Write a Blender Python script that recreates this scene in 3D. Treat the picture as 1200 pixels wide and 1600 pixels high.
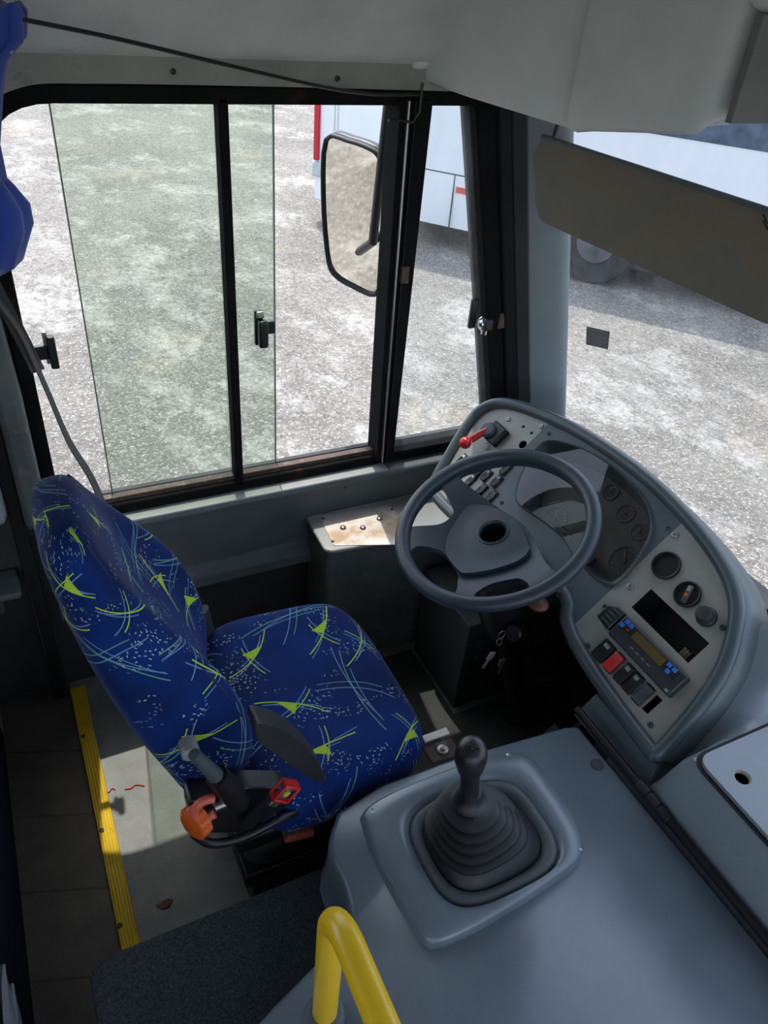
import bpy, bmesh, math, random
from mathutils import Vector, Matrix, geometry
random.seed(7)
for o in list(bpy.data.objects): bpy.data.objects.remove(o)
SC = bpy.context.scene
COL = SC.collection
V = Vector
# ------------------------------------------------------------------ camera, sky, sun, exposure
AX = V((0.89893131, 0.20066831, -0.38942873)); AY = V((-0.43107159, 0.56363654, -0.70462127)); AZ = V((0.0781011, 0.80127778, 0.59317294))
R3 = Matrix((AX, AY, AZ))            # columns: camera axes in the world (x forward along the bus, y towards its left side, z up)
cd = bpy.data.cameras.new('camera'); cam = bpy.data.objects.new('camera', cd); COL.objects.link(cam)
cam.matrix_world = R3.to_4x4()
cd.sensor_fit = 'VERTICAL'; cd.sensor_height = 24.0; cd.lens = 24.0 * 1200 / 1600; cd.clip_start = 0.02; cd.clip_end = 200
SC.camera = cam
SC.view_settings.view_transform = 'Standard'; SC.view_settings.look = 'None'; SC.view_settings.gamma = 1
SC.view_settings.use_curve_mapping = False; SC.view_settings.exposure = -0.30
W = bpy.data.worlds.new('sky'); SC.world = W; W.use_nodes = True
wn = W.node_tree; wn.nodes.clear()
sky = wn.nodes.new('ShaderNodeTexSky'); sky.sky_type = 'NISHITA'; sky.sun_disc = False
SUN = V((0.06, 0.43, 0.98)).normalized()
sky.sun_elevation = math.asin(SUN.z); sky.sun_rotation = math.atan2(SUN.x, SUN.y)
sky.altitude = 300; sky.dust_density = 1.5; sky.air_density = 1.0
hs = wn.nodes.new('ShaderNodeHueSaturation'); hs.inputs['Saturation'].default_value = .62; wn.links.new(sky.outputs[0], hs.inputs['Color'])
bg = wn.nodes.new('ShaderNodeBackground'); bg.inputs[1].default_value = 0.66
wo = wn.nodes.new('ShaderNodeOutputWorld'); wn.links.new(hs.outputs[0], bg.inputs[0]); wn.links.new(bg.outputs[0], wo.inputs[0])
sl = bpy.data.lights.new('sun', 'SUN'); sl.energy = 4.9; sl.angle = 0.009; sl.color = (1, .955, .89)
so = bpy.data.objects.new('sun', sl); COL.objects.link(so); so.rotation_euler = (-SUN).to_track_quat('-Z', 'Y').to_euler(); so.location = SUN * 20

# ------------------------------------------------------------------ measuring helpers
def ray(px, py):
    return R3 @ V(((px - 600) / 1200, (800 - py) / 1200, -1.0))
def onX(px, py, x): d = ray(px, py); return d * (x / d.x)
def onY(px, py, y): d = ray(px, py); return d * (y / d.y)
def onZ(px, py, z): d = ray(px, py); return d * (z / d.z)
S2 = math.sqrt(.5)
DP0 = ray(1042, 885) * 1.57; DN = V((-S2, 0, S2)); DU = V((S2, 0, S2)); DY = V((0, 1, 0))
def dpt(v, y, off=0.0):            # a point of the inclined dashboard face: v up the slope, y across the bus, off out of the face
    return DP0 + DU * v + DY * (y - DP0.y) + DN * off
def dvy(px, py, off=0.0):
    r = ray(px, py); q = r * ((DP0.dot(DN) + off) / r.dot(DN)); return ((q - DP0).dot(DU), q.y)

# ------------------------------------------------------------------ mesh builder
def smooth_path(pts, n=6, closed=False):
    P = [V(p) for p in pts]; out = []
    m = len(P); rng = range(m if closed else m - 1)
    for i in rng:
        if closed: a, b, c, d = P[i - 1], P[i], P[(i + 1) % m], P[(i + 2) % m]
        else: a, b, c, d = P[max(i - 1, 0)], P[i], P[i + 1], P[min(i + 2, m - 1)]
        for k in range(n):
            t = k / n
            out.append(0.5 * ((2 * b) + (c - a) * t + (2 * a - 5 * b + 4 * c - d) * t * t + (3 * b - a - 3 * c + d) * t ** 3))
    if not closed: out.append(P[-1])
    return out
def round_poly(pts, r, n=5):
    out = []; m = len(pts)
    for i in range(m):
        a, b, c = V(pts[i - 1]), V(pts[i]), V(pts[(i + 1) % m])
        rr = r[i] if isinstance(r, (list, tuple)) else r
        u = (a - b); w = (c - b); d = min(rr, u.length * .48, w.length * .48)
        p0 = b + u.normalized() * d; p1 = b + w.normalized() * d
        if rr <= 0: out.append(b); continue
        for k in range(n + 1):
            t = k / n; out.append(p0 * (1 - t) ** 2 + b * 2 * t * (1 - t) + p1 * t * t)
    return out
def inpoly(x, y, P):
    c = False; j = len(P) - 1
    for i in range(len(P)):
        if (P[i][1] > y) != (P[j][1] > y) and x < (P[j][0] - P[i][0]) * (y - P[i][1]) / (P[j][1] - P[i][1]) + P[i][0]: c = not c
        j = i
    return c
class MB:
    def __init__(s): s.v = []; s.f = []; s.uv = {}
    def add(s, vs, fs):
        b = len(s.v); s.v += [V(p) for p in vs]; s.f += [tuple(i + b for i in f) for f in fs]; return s
    def box(s, a, b, M=None):
        a, b = V(a), V(b)
        vs = [V((x, y, z)) for z in (a.z, b.z) for y in (a.y, b.y) for x in (a.x, b.x)]
        if M is not None: vs = [M @ p for p in vs]
        return s.add(vs, [(0, 2, 3, 1), (4, 5, 7, 6), (0, 1, 5, 4), (2, 6, 7, 3), (0, 4, 6, 2), (1, 3, 7, 5)])
    def ring(s, rings, closed=True, cap=True, loop=False):
        n = len(rings[0]); vs = [p for r in rings for p in r]; fs = []
        m = len(rings)
        for i in range(m if loop else m - 1):
            for j in range(n if closed else n - 1):
                a = i * n + j; b = i * n + (j + 1) % n; i2 = (i + 1) % m
                fs.append((a, b, i2 * n + (j + 1) % n, i2 * n + j))
        if cap and closed and not loop:
            fs.append(tuple(range(n - 1, -1, -1))); fs.append(tuple((m - 1) * n + j for j in range(n)))
        return s.add(vs, fs)
    def tube(s, pts, r, n=12, closed=False, flat=None, up=None):
        P = [V(p) for p in pts]; m = len(P); rings = []; prev = None
        for i in range(m):
            if closed: t = P[(i + 1) % m] - P[i - 1]
            else: t = P[min(i + 1, m - 1)] - P[max(i - 1, 0)]
            t.normalize()
            if prev is None:
                u = V(up) if up else (V((0, 0, 1)) if abs(t.z) < .9 else V((1, 0, 0)))
            else: u = prev
            if up: u = V(up)
            u = (u - t * u.dot(t)).normalized(); prev = u; w = t.cross(u)
            rr = r[i] if isinstance(r, (list, tuple)) else r
            f = flat if flat else 1.0
            rings.append([P[i] + u * (math.cos(2 * math.pi * k / n) * rr) + w * (math.sin(2 * math.pi * k / n) * rr * f) for k in range(n)])
        return s.ring(rings, loop=closed)
    def cyl(s, a, b, r, r2=None, n=24):
        a, b = V(a), V(b); t = (b - a).normalized(); u = t.orthogonal().normalized(); w = t.cross(u); r2 = r if r2 is None else r2
        return s.ring([[c + (u * math.cos(2 * math.pi * k / n) + w * math.sin(2 * math.pi * k / n)) * q for k in range(n)] for c, q in ((a, r), (b, r2))])
    def lathe(s, o, ax, prof, n=28, u=None, sx=1.0, cap=True):
        o = V(o); t = V(ax).normalized(); u = V(u).normalized() if u else t.orthogonal().normalized(); w = t.cross(u)
        return s.ring([[o + t * h + (u * math.cos(2 * math.pi * k / n) * sx + w * math.sin(2 * math.pi * k / n)) * max(q, 1e-4) for k in range(n)] for q, h in prof], cap=cap)
    def prism(s, poly, F, h0, h1):      # flat polygon as a slab; F(u, v, w) -> point
        n = len(poly)
        return s.add([F(p[0], p[1], h0) for p in poly] + [F(p[0], p[1], h1) for p in poly],
                     [tuple(range(n - 1, -1, -1)), tuple(range(n, 2 * n))] + [(i, (i + 1) % n, n + (i + 1) % n, n + i) for i in range(n)])
    def plate(s, outer, holes, F, h0, h1, step=None):   # slab with holes, inner points every step so that F may bend it
        loops = [list(outer)] + [list(h) for h in holes]; pts = []; edges = []
        for L in loops:
            if step:
                M = []
                for i in range(len(L)):
                    a, b = V(L[i][:2]), V(L[(i + 1) % len(L)][:2]); k = max(1, int((b - a).length / step))
                    M += [a.lerp(b, j / k) for j in range(k)]
                L[:] = M
            b0 = len(pts); pts += [V((p[0], p[1])) for p in L]; edges += [(b0 + i, b0 + (i + 1) % len(L)) for i in range(len(L))]
        if step:
            xs = [p.x for p in pts]; ys = [p.y for p in pts]; bp = list(pts); x = min(xs) + step / 2; r = 0
            while x < max(xs):
                y = min(ys) + step * (.3 if r % 2 else .8)
                while y < max(ys):
                    if inpoly(x, y, loops[0]) and not any(inpoly(x, y, h) for h in loops[1:]) and min((q.x - x) ** 2 + (q.y - y) ** 2 for q in bp) > (step * .5) ** 2: pts.append(V((x, y)))
                    y += step
                x += step; r += 1
        vo, eo, fo, a_, b_, c_ = geometry.delaunay_2d_cdt(pts, edges, [], 0, 1e-7)
        T = []
        for f in fo:
            cx = sum(vo[i].x for i in f) / len(f); cy = sum(vo[i].y for i in f) / len(f)
            if inpoly(cx, cy, loops[0]) and not any(inpoly(cx, cy, h) for h in loops[1:]): T.append(tuple(f))
        n = len(vo); ec = {}
        for f in T:
            for i in range(len(f)):
                a, b = f[i], f[(i + 1) % len(f)]; ec[(a, b)] = 1
        side = [(a, b) for (a, b) in ec if (b, a) not in ec]
        return s.add([F(p.x, p.y, h1) for p in vo] + [F(p.x, p.y, h0) for p in vo],
                     T + [tuple(n + i for i in reversed(f)) for f in T] + [(b, a, n + a, n + b) for a, b in side])
    def ball(s, c, r, n=16, m=10):
        c = V(c); r = V((r, r, r)) if not hasattr(r, '__len__') else V(r)
        return s.ring([[c + V((math.sin(math.pi * (i + .02) / (m + .04)) * math.cos(2 * math.pi * k / n) * r.x, math.sin(math.pi * (i + .02) / (m + .04)) * math.sin(2 * math.pi * k / n) * r.y, -math.cos(math.pi * (i + .02) / (m + .04)) * r.z)) for k in range(n)] for i in range(m + 1)])
def rootof(o):
    while o.parent: o = o.parent
    return o
def tag(o, label=None, cat=None, group=None, kind=None):
    if label: o['label'] = label
    if cat: o['category'] = cat
    if group: o['group'] = group
    if kind: o['kind'] = kind
    return o
def empty(name, loc, label=None, cat=None, group=None, kind=None):
    o = bpy.data.objects.new(name, None); COL.objects.link(o); o.location = V(loc); o.empty_display_size = .05
    return tag(o, label, cat, group, kind)
def build(mb, name, mat, parent=None, label=None, cat=None, group=None, kind=None, bevel=0, seg=2, sub=0, flat=False, angle=38, merge=False):
    if parent is not None: off = V(rootof(parent).location)
    else:
        mn = V([min(p[i] for p in mb.v) for i in range(3)]); mx = V([max(p[i] for p in mb.v) for i in range(3)])
        off = V(((mn.x + mx.x) / 2, (mn.y + mx.y) / 2, mn.z))
    me = bpy.data.meshes.new(name)
    me.from_pydata([p - off for p in mb.v], [], mb.f); me.update()
    bm = bmesh.new(); bm.from_mesh(me)
    if merge: bmesh.ops.remove_doubles(bm, verts=bm.verts, dist=1e-5)
    bmesh.ops.recalc_face_normals(bm, faces=bm.faces); bm.to_mesh(me); bm.free()
    if mb.uv:
        ul = me.uv_layers.new(name='UVMap')
        for l in me.loops: ul.data[l.index].uv = mb.uv.get(l.vertex_index, (0, 0))
    o = bpy.data.objects.new(name, me); COL.objects.link(o)
    me.materials.append(mat)
    if parent is not None: o.parent = parent
    else: o.location = off
    if bevel:
        b = o.modifiers.new('bevel', 'BEVEL'); b.width = bevel; b.segments = seg; b.limit_method = 'ANGLE'; b.angle_limit = math.radians(35); b.use_clamp_overlap = True
    if sub:
        m = o.modifiers.new('sub', 'SUBSURF'); m.levels = m.render_levels = sub
    if not flat:
        me.polygons.foreach_set('use_smooth', [True] * len(me.polygons))
        if not sub: me.set_sharp_from_angle(angle=math.radians(angle))
    return tag(o, label, cat, group, kind)

# ------------------------------------------------------------------ materials
class NT:
    def __init__(s, name):
        s.m = bpy.data.materials.new(name); s.m.use_nodes = True; s.t = s.m.node_tree; s.t.nodes.clear(); s.out = s.n('ShaderNodeOutputMaterial')
    def n(s, typ, **k):
        q = s.t.nodes.new(typ)
        for a, b in k.items(): setattr(q, a, b)
        return q
    def ln(s, a, b): s.t.links.new(a, b)
    def put(s, inp, v):
        if isinstance(v, bpy.types.NodeSocket): s.ln(v, inp)
        elif isinstance(v, (tuple, list)) and len(v) == 3 and inp.type == 'RGBA': inp.default_value = (*v, 1)
        else: inp.default_value = v
    def M(s, op, a, b=None, c=None):
        q = s.n('ShaderNodeMath', operation=op); s.put(q.inputs[0], a)
        if b is not None: s.put(q.inputs[1], b)
        if c is not None: s.put(q.inputs[2], c)
        return q.outputs[0]
    def VM(s, op, a, b=None):
        q = s.n('ShaderNodeVectorMath', operation=op); s.put(q.inputs[0], a)
        if b is not None: s.put(q.inputs[1], b)
        return q.outputs[0]
    def co(s, which='Object'): return s.n('ShaderNodeTexCoord').outputs[which]
    def geo(s): return s.n('ShaderNodeNewGeometry').outputs['Position']
    def map(s, vec, sc=(1, 1, 1), loc=(0, 0, 0), rot=(0, 0, 0)):
        q = s.n('ShaderNodeMapping'); s.ln(vec, q.inputs[0]); q.inputs['Scale'].default_value = sc; q.inputs['Location'].default_value = loc; q.inputs['Rotation'].default_value = rot; return q.outputs[0]
    def noise(s, vec, sc, det=3, rough=.55, out=0):
        q = s.n('ShaderNodeTexNoise'); s.ln(vec, q.inputs['Vector']); q.inputs['Scale'].default_value = sc; q.inputs['Detail'].default_value = det; q.inputs['Roughness'].default_value = rough; return q.outputs[out]
    def ramp(s, f, a, b):
        q = s.n('ShaderNodeMapRange'); s.put(q.inputs[0], f); q.inputs[1].default_value = a; q.inputs[2].default_value = b; return q.outputs[0]
    def mix(s, f, a, b):
        q = s.n('ShaderNodeMix', data_type='RGBA'); s.put(q.inputs[0], f); s.put(q.inputs[6], a); s.put(q.inputs[7], b); return q.outputs[2]
    def bsdf(s, col, rough=.5, metal=0, bump=None, bs=.2, bd=.002, **k):
        q = s.n('ShaderNodeBsdfPrincipled'); s.put(q.inputs['Base Color'], col); s.put(q.inputs['Roughness'], rough); s.put(q.inputs['Metallic'], metal)
        for a, b in k.items(): s.put(q.inputs[a.replace('_', ' ')], b)
        if bump is not None:
            b = s.n('ShaderNodeBump'); b.inputs['Strength'].default_value = bs; b.inputs['Distance'].default_value = bd; s.ln(bump, b.inputs['Height']); s.ln(b.outputs[0], q.inputs['Normal'])
        s.ln(q.outputs[0], s.out.inputs[0]); return q
def plastic(name, col, rough=.45, var=.12, grain=900, bs=.12, spec=.5, wear=None):
    t = NT(name); c = t.co()
    n = t.noise(c, 9, 4); f = t.ramp(n, .3, .7)
    base = t.mix(f, tuple(x * (1 - var) for x in col), tuple(min(1, x * (1 + var)) for x in col))
    if wear:
        w = t.ramp(t.noise(c, wear[0], 5, .7), wear[1], wear[1] + .08); base = t.mix(t.M('MULTIPLY', w, wear[3]), base, wear[2])
    t.bsdf(base, t.M('ADD', t.M('MULTIPLY', n, .06), rough - .03), bump=t.noise(c, grain, 2), bs=bs, bd=.0006, Specular_IOR_Level=spec)
    return t.m
def metal(name, col, rough=.3, m=1.0):
    t = NT(name); c = t.co(); n = t.noise(c, 40, 4)
    t.bsdf(t.mix(n, tuple(x * .75 for x in col), col), t.M('ADD', t.M('MULTIPLY', n, .2), rough), metal=m); return t.m
MT = {}
MT['dash'] = plastic('dash_plastic', (.085, .108, .118), .40, .1)
MT['rimd'] = plastic('dash_rim_plastic', (.06, .08, .088), .34, .12)
MT['cover'] = plastic('engine_cover_vinyl', (.132, .162, .195), .32, .14, grain=420, bs=.18, spec=.9, wear=(26, .72, (.2, .22, .23), .35))
MT['base'] = plastic('dash_base_plastic', (.21, .25, .285), .27, .03)
MT['wheel'] = plastic('steering_wheel_foam', (.026, .037, .05), .42, .12, grain=500, bs=.3)
MT['hub'] = plastic('steering_hub_plastic', (.033, .045, .058), .48, .08, grain=600, bs=.2)
MT['black'] = plastic('black_plastic', (.009, .0095, .011), .38, .2)
MT['blackm'] = plastic('black_painted_frame', (.009, .009, .0095), .85, .3, spec=.06, wear=(14, .62, (.05, .028, .016), .6))
MT['rubber'] = plastic('boot_rubber', (.012, .0135, .016), .5, .25, wear=(30, .62, (.07, .07, .068), .35))
MT['seal'] = plastic('rubber_seal', (.010, .011, .013), .6, .15, spec=.25)
MT['ltgrey'] = plastic('light_grey_liner', (.66, .69, .67), .5, .06, grain=300, bs=.3)
MT['hdgrey'] = plastic('header_liner', (.56, .585, .56), .6, .1, grain=500, bs=.4, wear=(7, .6, (.14, .15, .13), .5))
MT['trimg'] = plastic('window_surround_trim', (.24, .25, .22), .6, .15, wear=(12, .6, (.09, .09, .075), .5))
MT['pillar'] = plastic('pillar_grey', (.27, .31, .34), .42, .06)
MT['wallp'] = plastic('lower_wall_panel', (.10, .115, .12), .45, .18, grain=200, bs=.2, wear=(10, .64, (.3, .31, .3), .35))
MT['darkw'] = plastic('dark_wall', (.035, .038, .038), .75, .25, grain=250, bs=.4)
MT['darkg'] = plastic('dark_grey_side', (.085, .098, .095), .6, .25, wear=(22, .58, (.16, .17, .15), .5))
MT['visor'] = plastic('visor_board', (.15, .133, .108), .6, .12, wear=(9, .52, (.17, .12, .07), .55))
MT['yellow'] = plastic('yellow_paint', (.80, .50, .012), .32, .05, wear=(18, .66, (.62, .45, .12), .5), bs=.05)
MT['orange'] = plastic('orange_plastic', (.62, .10, .012), .4, .15)
MT['salmon'] = plastic('salmon_plastic', (.6, .11, .07), .4, .15)
MT['red'] = plastic('red_plastic', (.55, .018, .018), .3, .1)
MT['steel'] = metal('steel', (.5, .49, .47), .3)
MT['chrome'] = metal('chrome', (.75, .76, .78), .08)
MT['rust'] = plastic('rusty_bracket', (.075, .045, .03), .7, .4, wear=(40, .55, (.2, .17, .14), .5))
MT['gpanel'] = metal('grey_metal_panel', (.36, .355, .32), .42, .3)
MT['bluebtn'] = plastic('blue_button', (.03, .18, .75), .3, .1)
MT['white'] = plastic('white_mark', (.7, .7, .68), .5, .03)
MT['lcd'] = plastic('display_amber', (.13, .09, .025), .2, .1)
MT['dial'] = plastic('dial_face', (.022, .021, .02), .5, .1, bs=0)
MT['dialorange'] = plastic('dial_needle_orange', (.7, .2, .03), .5, .05)
MT['dialmark'] = plastic('dial_markings', (.75, .62, .45), .5, .05)
MT['strap'] = plastic('belt_webbing', (.07, .068, .062), .7, .1, grain=1500, bs=.6)
MT['greycap'] = plastic('grey_cap', (.28, .29, .28), .4, .08)
def m_carpet(name, col, fleck):
    t = NT(name); c = t.co(); n = t.noise(c, 260, 3, .8)
    b = t.mix(t.ramp(n, .35, .7), tuple(x * .35 for x in col), col); b = t.mix(t.ramp(t.noise(c, 420, 1), .68, .72), b, fleck)
    t.bsdf(b, .95, bump=n, bs=.9, bd=.004, Specular_IOR_Level=.1); return t.m
MT['carpet'] = m_carpet('grey_carpet', (.075, .092, .10), (.15, .17, .18))
MT['carpetb'] = m_carpet('blue_black_carpet', (.022, .024, .045), (.06, .065, .09))
def m_floor(name, col, col2, sc=14, fleck=True, plank=False):
    t = NT(name); p = t.geo(); n = t.noise(p, sc, 6, .65)
    b = t.mix(t.ramp(n, .35, .68), col, col2)
    if fleck: b = t.mix(t.M('MULTIPLY', t.ramp(t.noise(p, 330, 1), .66, .72), .6), b, (.34, .35, .33))
    if plank:
        y = t.n('ShaderNodeSeparateXYZ'); t.ln(p, y.inputs[0])
        g = t.M('FRACT', t.M('MULTIPLY', t.M('ADD', y.outputs[1], t.M('MULTIPLY', y.outputs[0], .35)), 5.2))
        b = t.mix(t.M('MULTIPLY', t.M('LESS_THAN', g, .03), .65), b, (.012, .01, .008))
        gr = t.noise(t.map(p, (3, 40, 3)), 3, 4); b = t.mix(t.M('MULTIPLY', gr, .5), b, tuple(x * .45 for x in col))
    t.bsdf(b, .55, bump=t.noise(p, 240, 3), bs=.35, bd=.001, Specular_IOR_Level=.35); return t.m
MT['vinylfloor'] = m_floor('speckled_grey_vinyl', (.13, .14, .125), (.2, .205, .185))
MT['ply'] = m_floor('worn_brown_boards', (.095, .080, .064), (.055, .046, .038), fleck=False, plank=True)
def m_glass(name, tint, refl=.09, dirt=0.0, streak=False, sc=3):
    t = NT(name); tr = t.n('ShaderNodeBsdfTransparent'); tr.inputs[0].default_value = (*tint, 1)
    gl = t.n('ShaderNodeBsdfGlossy'); gl.inputs['Roughness'].default_value = .02
    lw = t.n('ShaderNodeFresnel'); lw.inputs[0].default_value = 1.45
    mx = t.n('ShaderNodeMixShader'); bf = t.n('ShaderNodeNewGeometry').outputs['Backfacing']; t.ln(t.M('MULTIPLY', t.M('MINIMUM', t.M('MULTIPLY', lw.outputs[0], refl / .04), .6), t.M('SUBTRACT', 1.0, bf)), mx.inputs[0]); t.ln(tr.outputs[0], mx.inputs[1]); t.ln(gl.outputs[0], mx.inputs[2])
    res = mx.outputs[0]
    if dirt:
        df = t.n('ShaderNodeBsdfDiffuse'); df.inputs[0].default_value = (.75, .78, .8, 1)
        tl = t.n('ShaderNodeBsdfTranslucent'); tl.inputs[0].default_value = (.75, .78, .8, 1)
        ad = t.n('ShaderNodeMixShader'); ad.inputs[0].default_value = .5; t.ln(df.outputs[0], ad.inputs[1]); t.ln(tl.outputs[0], ad.inputs[2])
        p = t.geo(); nz = t.noise(t.map(p, (1, sc, sc * .35)) if streak else p, 6 if streak else 3, 5, .7)
        f = t.M('MULTIPLY', t.ramp(nz, .3, .75), dirt)
        m2 = t.n('ShaderNodeMixShader'); t.ln(f, m2.inputs[0]); t.ln(res, m2.inputs[1]); t.ln(ad.outputs[0], m2.inputs[2]); res = m2.outputs[0]
    t.ln(res, t.out.inputs[0]); return t.m
MT['gtint'] = m_glass('green_tinted_glass', (.83, .88, .83), .04, .04)
MT['gwind'] = m_glass('windscreen_glass', (.95, .96, .96), .04, .06, True)
MT['gquart'] = m_glass('quarter_glass', (.94, .96, .96), .04, .07, True)
MT['glens'] = m_glass('instrument_lens', (.9, .9, .88), .05, .012)
def m_asphalt():
    t = NT('pale_worn_asphalt'); p = t.geo()
    a = t.noise(p, .45, 5, .6); b = t.noise(t.map(p, (1.3, .8, 1), rot=(0, 0, .5)), 1.3, 8, .74); g = t.noise(p, 13, 6, .9); g2 = t.noise(p, 48, 4, .9)
    c = t.mix(t.ramp(a, .40, .60), (.175, .162, .140), (.265, .246, .214))
    c = t.mix(t.M('MULTIPLY', t.ramp(b, .50, .62), .85), c, (.45, .428, .388))
    ta = t.noise(p, .8, 3); c = t.mix(t.M('MULTIPLY', t.ramp(ta, .58, .72), .5), c, (.40, .32, .21))
    c = t.mix(t.M('MULTIPLY', t.ramp(g, .52, .38), .75), c, (.085, .08, .072))
    c = t.mix(t.M('MULTIPLY', t.ramp(g2, .53, .62), .75), c, (.64, .61, .565))
    vo = t.n('ShaderNodeTexVoronoi', feature='DISTANCE_TO_EDGE'); t.ln(t.VM('ADD', p, t.n('ShaderNodeTexNoise').outputs[1]), vo.inputs['Vector']); vo.inputs['Scale'].default_value = 2.2
    c = t.mix(t.M('MULTIPLY', t.M('MULTIPLY', t.ramp(vo.outputs[0], .03, .0), t.ramp(b, .45, .6)), .5), c, (.17, .16, .15))
    t.bsdf(c, .9, bump=g, bs=.6, bd=.02, Specular_IOR_Level=.15); return t.m
MT['asphalt'] = m_asphalt()
def m_coach():
    t = NT('white_coach_paint'); p = t.geo(); n = t.noise(t.map(p, (2, 2, .4)), 1.5, 3)
    t.bsdf(t.mix(n, (.70, .73, .78), (.82, .84, .87)), .22, Specular_IOR_Level=.5); return t.m
MT['coach'] = m_coach()
MT['cgrey'] = plastic('coach_lower_grey', (.42, .46, .48), .4, .08)
MT['clamp'] = plastic('coach_lamp_red', (.45, .015, .03), .15, .05)
MT['cwin'] = plastic('coach_window_glass', (.06, .09, .14), .05, .4, bs=0)
MT['cblk'] = plastic('coach_underside', (.02, .021, .023), .7, .2)
MT['tyre'] = plastic('tyre_rubber', (.02, .02, .021), .7, .2)
MT['reflr'] = plastic('reflector_red', (.6, .04, .04), .3, .05); MT['reflw'] = plastic('reflector_silver', (.35, .45, .5), .3, .05)
def m_mirror():
    t = NT('mirror_glass'); p = t.geo(); t.bsdf((.86, .84, .78), .03, metal=1.0); return t.m
MT['mirror'] = m_mirror()
def m_stained():
    t = NT('sunlit_stained_plate'); p = t.co(); n = t.noise(p, 14, 5, .6); n2 = t.noise(p, 5, 2)
    c = t.mix(t.M('MULTIPLY', t.ramp(n, .42, .6), t.ramp(n2, .4, .55)), (.56, .53, .48), (.36, .25, .15))
    c = t.mix(t.ramp(t.noise(p, 60, 4, .8), .68, .74), c, (.25, .14, .08))
    t.bsdf(c, .45, metal=.25); return t.m
MT['stain'] = m_stained()
def m_cloth():
    t = NT('blue_curtain_cloth'); p = t.co(); n = t.noise(p, 700, 2)
    t.bsdf(t.mix(t.noise(p, 12, 3), (.008, .035, .26), (.015, .06, .38)), .75, bump=n, bs=.4, bd=.001, Sheen_Weight=.3); return t.m
MT['cloth'] = m_cloth()
def m_fabric():
    t = NT('patterned_seat_fabric'); uv = t.co('UV')
    base = t.mix(t.ramp(t.noise(uv, 6, 3), .35, .65), (.0012, .011, .075), (.002, .024, .15))
    def cell(scale, seed, rnd=.85):
        P = t.map(uv, (scale, scale, scale), (seed, seed * 1.7, 0))
        v = t.n('ShaderNodeTexVoronoi', voronoi_dimensions='2D', feature='F1'); t.ln(P, v.inputs['Vector']); v.inputs['Scale'].default_value = 1; v.inputs['Randomness'].default_value = rnd
        d = t.VM('SUBTRACT', P, v.outputs['Position']); s = t.n('ShaderNodeSeparateXYZ'); t.ln(d, s.inputs[0])
        cs = t.n('ShaderNodeSeparateColor'); t.ln(v.outputs['Color'], cs.inputs[0])
        an = t.M('MULTIPLY', cs.outputs[0], 6.283); co, si = t.M('COSINE', an), t.M('SINE', an)
        x = t.M('ADD', t.M('MULTIPLY', s.outputs[0], co), t.M('MULTIPLY', s.outputs[1], si))
        y = t.M('SUBTRACT', t.M('MULTIPLY', s.outputs[1], co), t.M('MULTIPLY', s.outputs[0], si))
        return x, y, cs.outputs[1], cs.outputs[2]
    def seg(x, y, w, L, x0=0.0):
        a = t.M('LESS_THAN', t.M('ABSOLUTE', y), w); b = t.M('LESS_THAN', t.M('ABSOLUTE', t.M('SUBTRACT', x, x0)), L); return t.M('MULTIPLY', a, b)
    def OR(*a):
        r = a[0]
        for q in a[1:]: r = t.M('MAXIMUM', r, q)
        return r
    def glyph(scale, seed, w):
        x, y, g, b = cell(scale, seed)
        k = t.M('MULTIPLY', t.M('SUBTRACT', g, .5), 1.1); y1 = t.M('ADD', y, t.M('MULTIPLY', k, t.M('MULTIPLY', x, x)))
        A = seg(x, y1, w, .46, .04); B = seg(x, t.M('SUBTRACT', y1, t.M('MULTIPLY', x, .14)), w * .8, .42, -.06); B2 = seg(x, t.M('SUBTRACT', y1, .045), w * .7, .3, .1)
        X = t.M('ADD', t.M('MULTIPLY', x, .42), t.M('MULTIPLY', y, .91)); Y = t.M('SUBTRACT', t.M('MULTIPLY', y, .42), t.M('MULTIPLY', x, .91))
        Yc = t.M('ADD', Y, t.M('MULTIPLY', t.M('MULTIPLY', X, X), .5))
        C = seg(X, Yc, w * .8, .33, .02); D = seg(X, t.M('SUBTRACT', Yc, .06), w * .8, .27, -.03)
        tri = t.M('MULTIPLY', t.M('MULTIPLY', t.M('GREATER_THAN', y1, 0), t.M('GREATER_THAN', x, -.02)), t.M('LESS_THAN', t.M('ADD', y1, t.M('MULTIPLY', x, .62)), .15))
        tri = t.M('MULTIPLY', tri, t.M('GREATER_THAN', b, .25))
        return (OR(A, D, tri) if scale > 5 else OR(A, D)), OR(B, C, B2)
    ga, gb = glyph(6.4, 3.1, .0085); gc, gd = glyph(4.1, 9.7, .0055)
    # the weave's small flecks, gathered in drifting bands
    x, y, g, b = cell(118, 1.3, 1.0); fl = t.M('MULTIPLY', seg(x, y, .12, .27), t.M('LESS_THAN', b, .62))
    band = t.ramp(t.noise(t.map(uv, (1, 1.6, 1)), 9, 2), .53, .60); fl = t.M('MULTIPLY', fl, band)
    c = t.mix(t.M('MULTIPLY', fl, .8), base, (.40, .50, .48))
    c = t.mix(t.M('MULTIPLY', OR(gb, gd), .7), c, (.17, .34, .50))
    c = t.mix(t.M('MULTIPLY', t.M('MULTIPLY', gc, .55), 1.0), c, (.2, .42, .25)); c = t.mix(t.M('MULTIPLY', ga, .9), c, (.42, .60, .02))
    t.bsdf(c, .8, bump=t.noise(uv, 900, 2), bs=.3, bd=.0008, Sheen_Weight=.06, Sheen_Roughness=.4, Specular_IOR_Level=.15); return t.m
MT['fabric'] = m_fabric()
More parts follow.
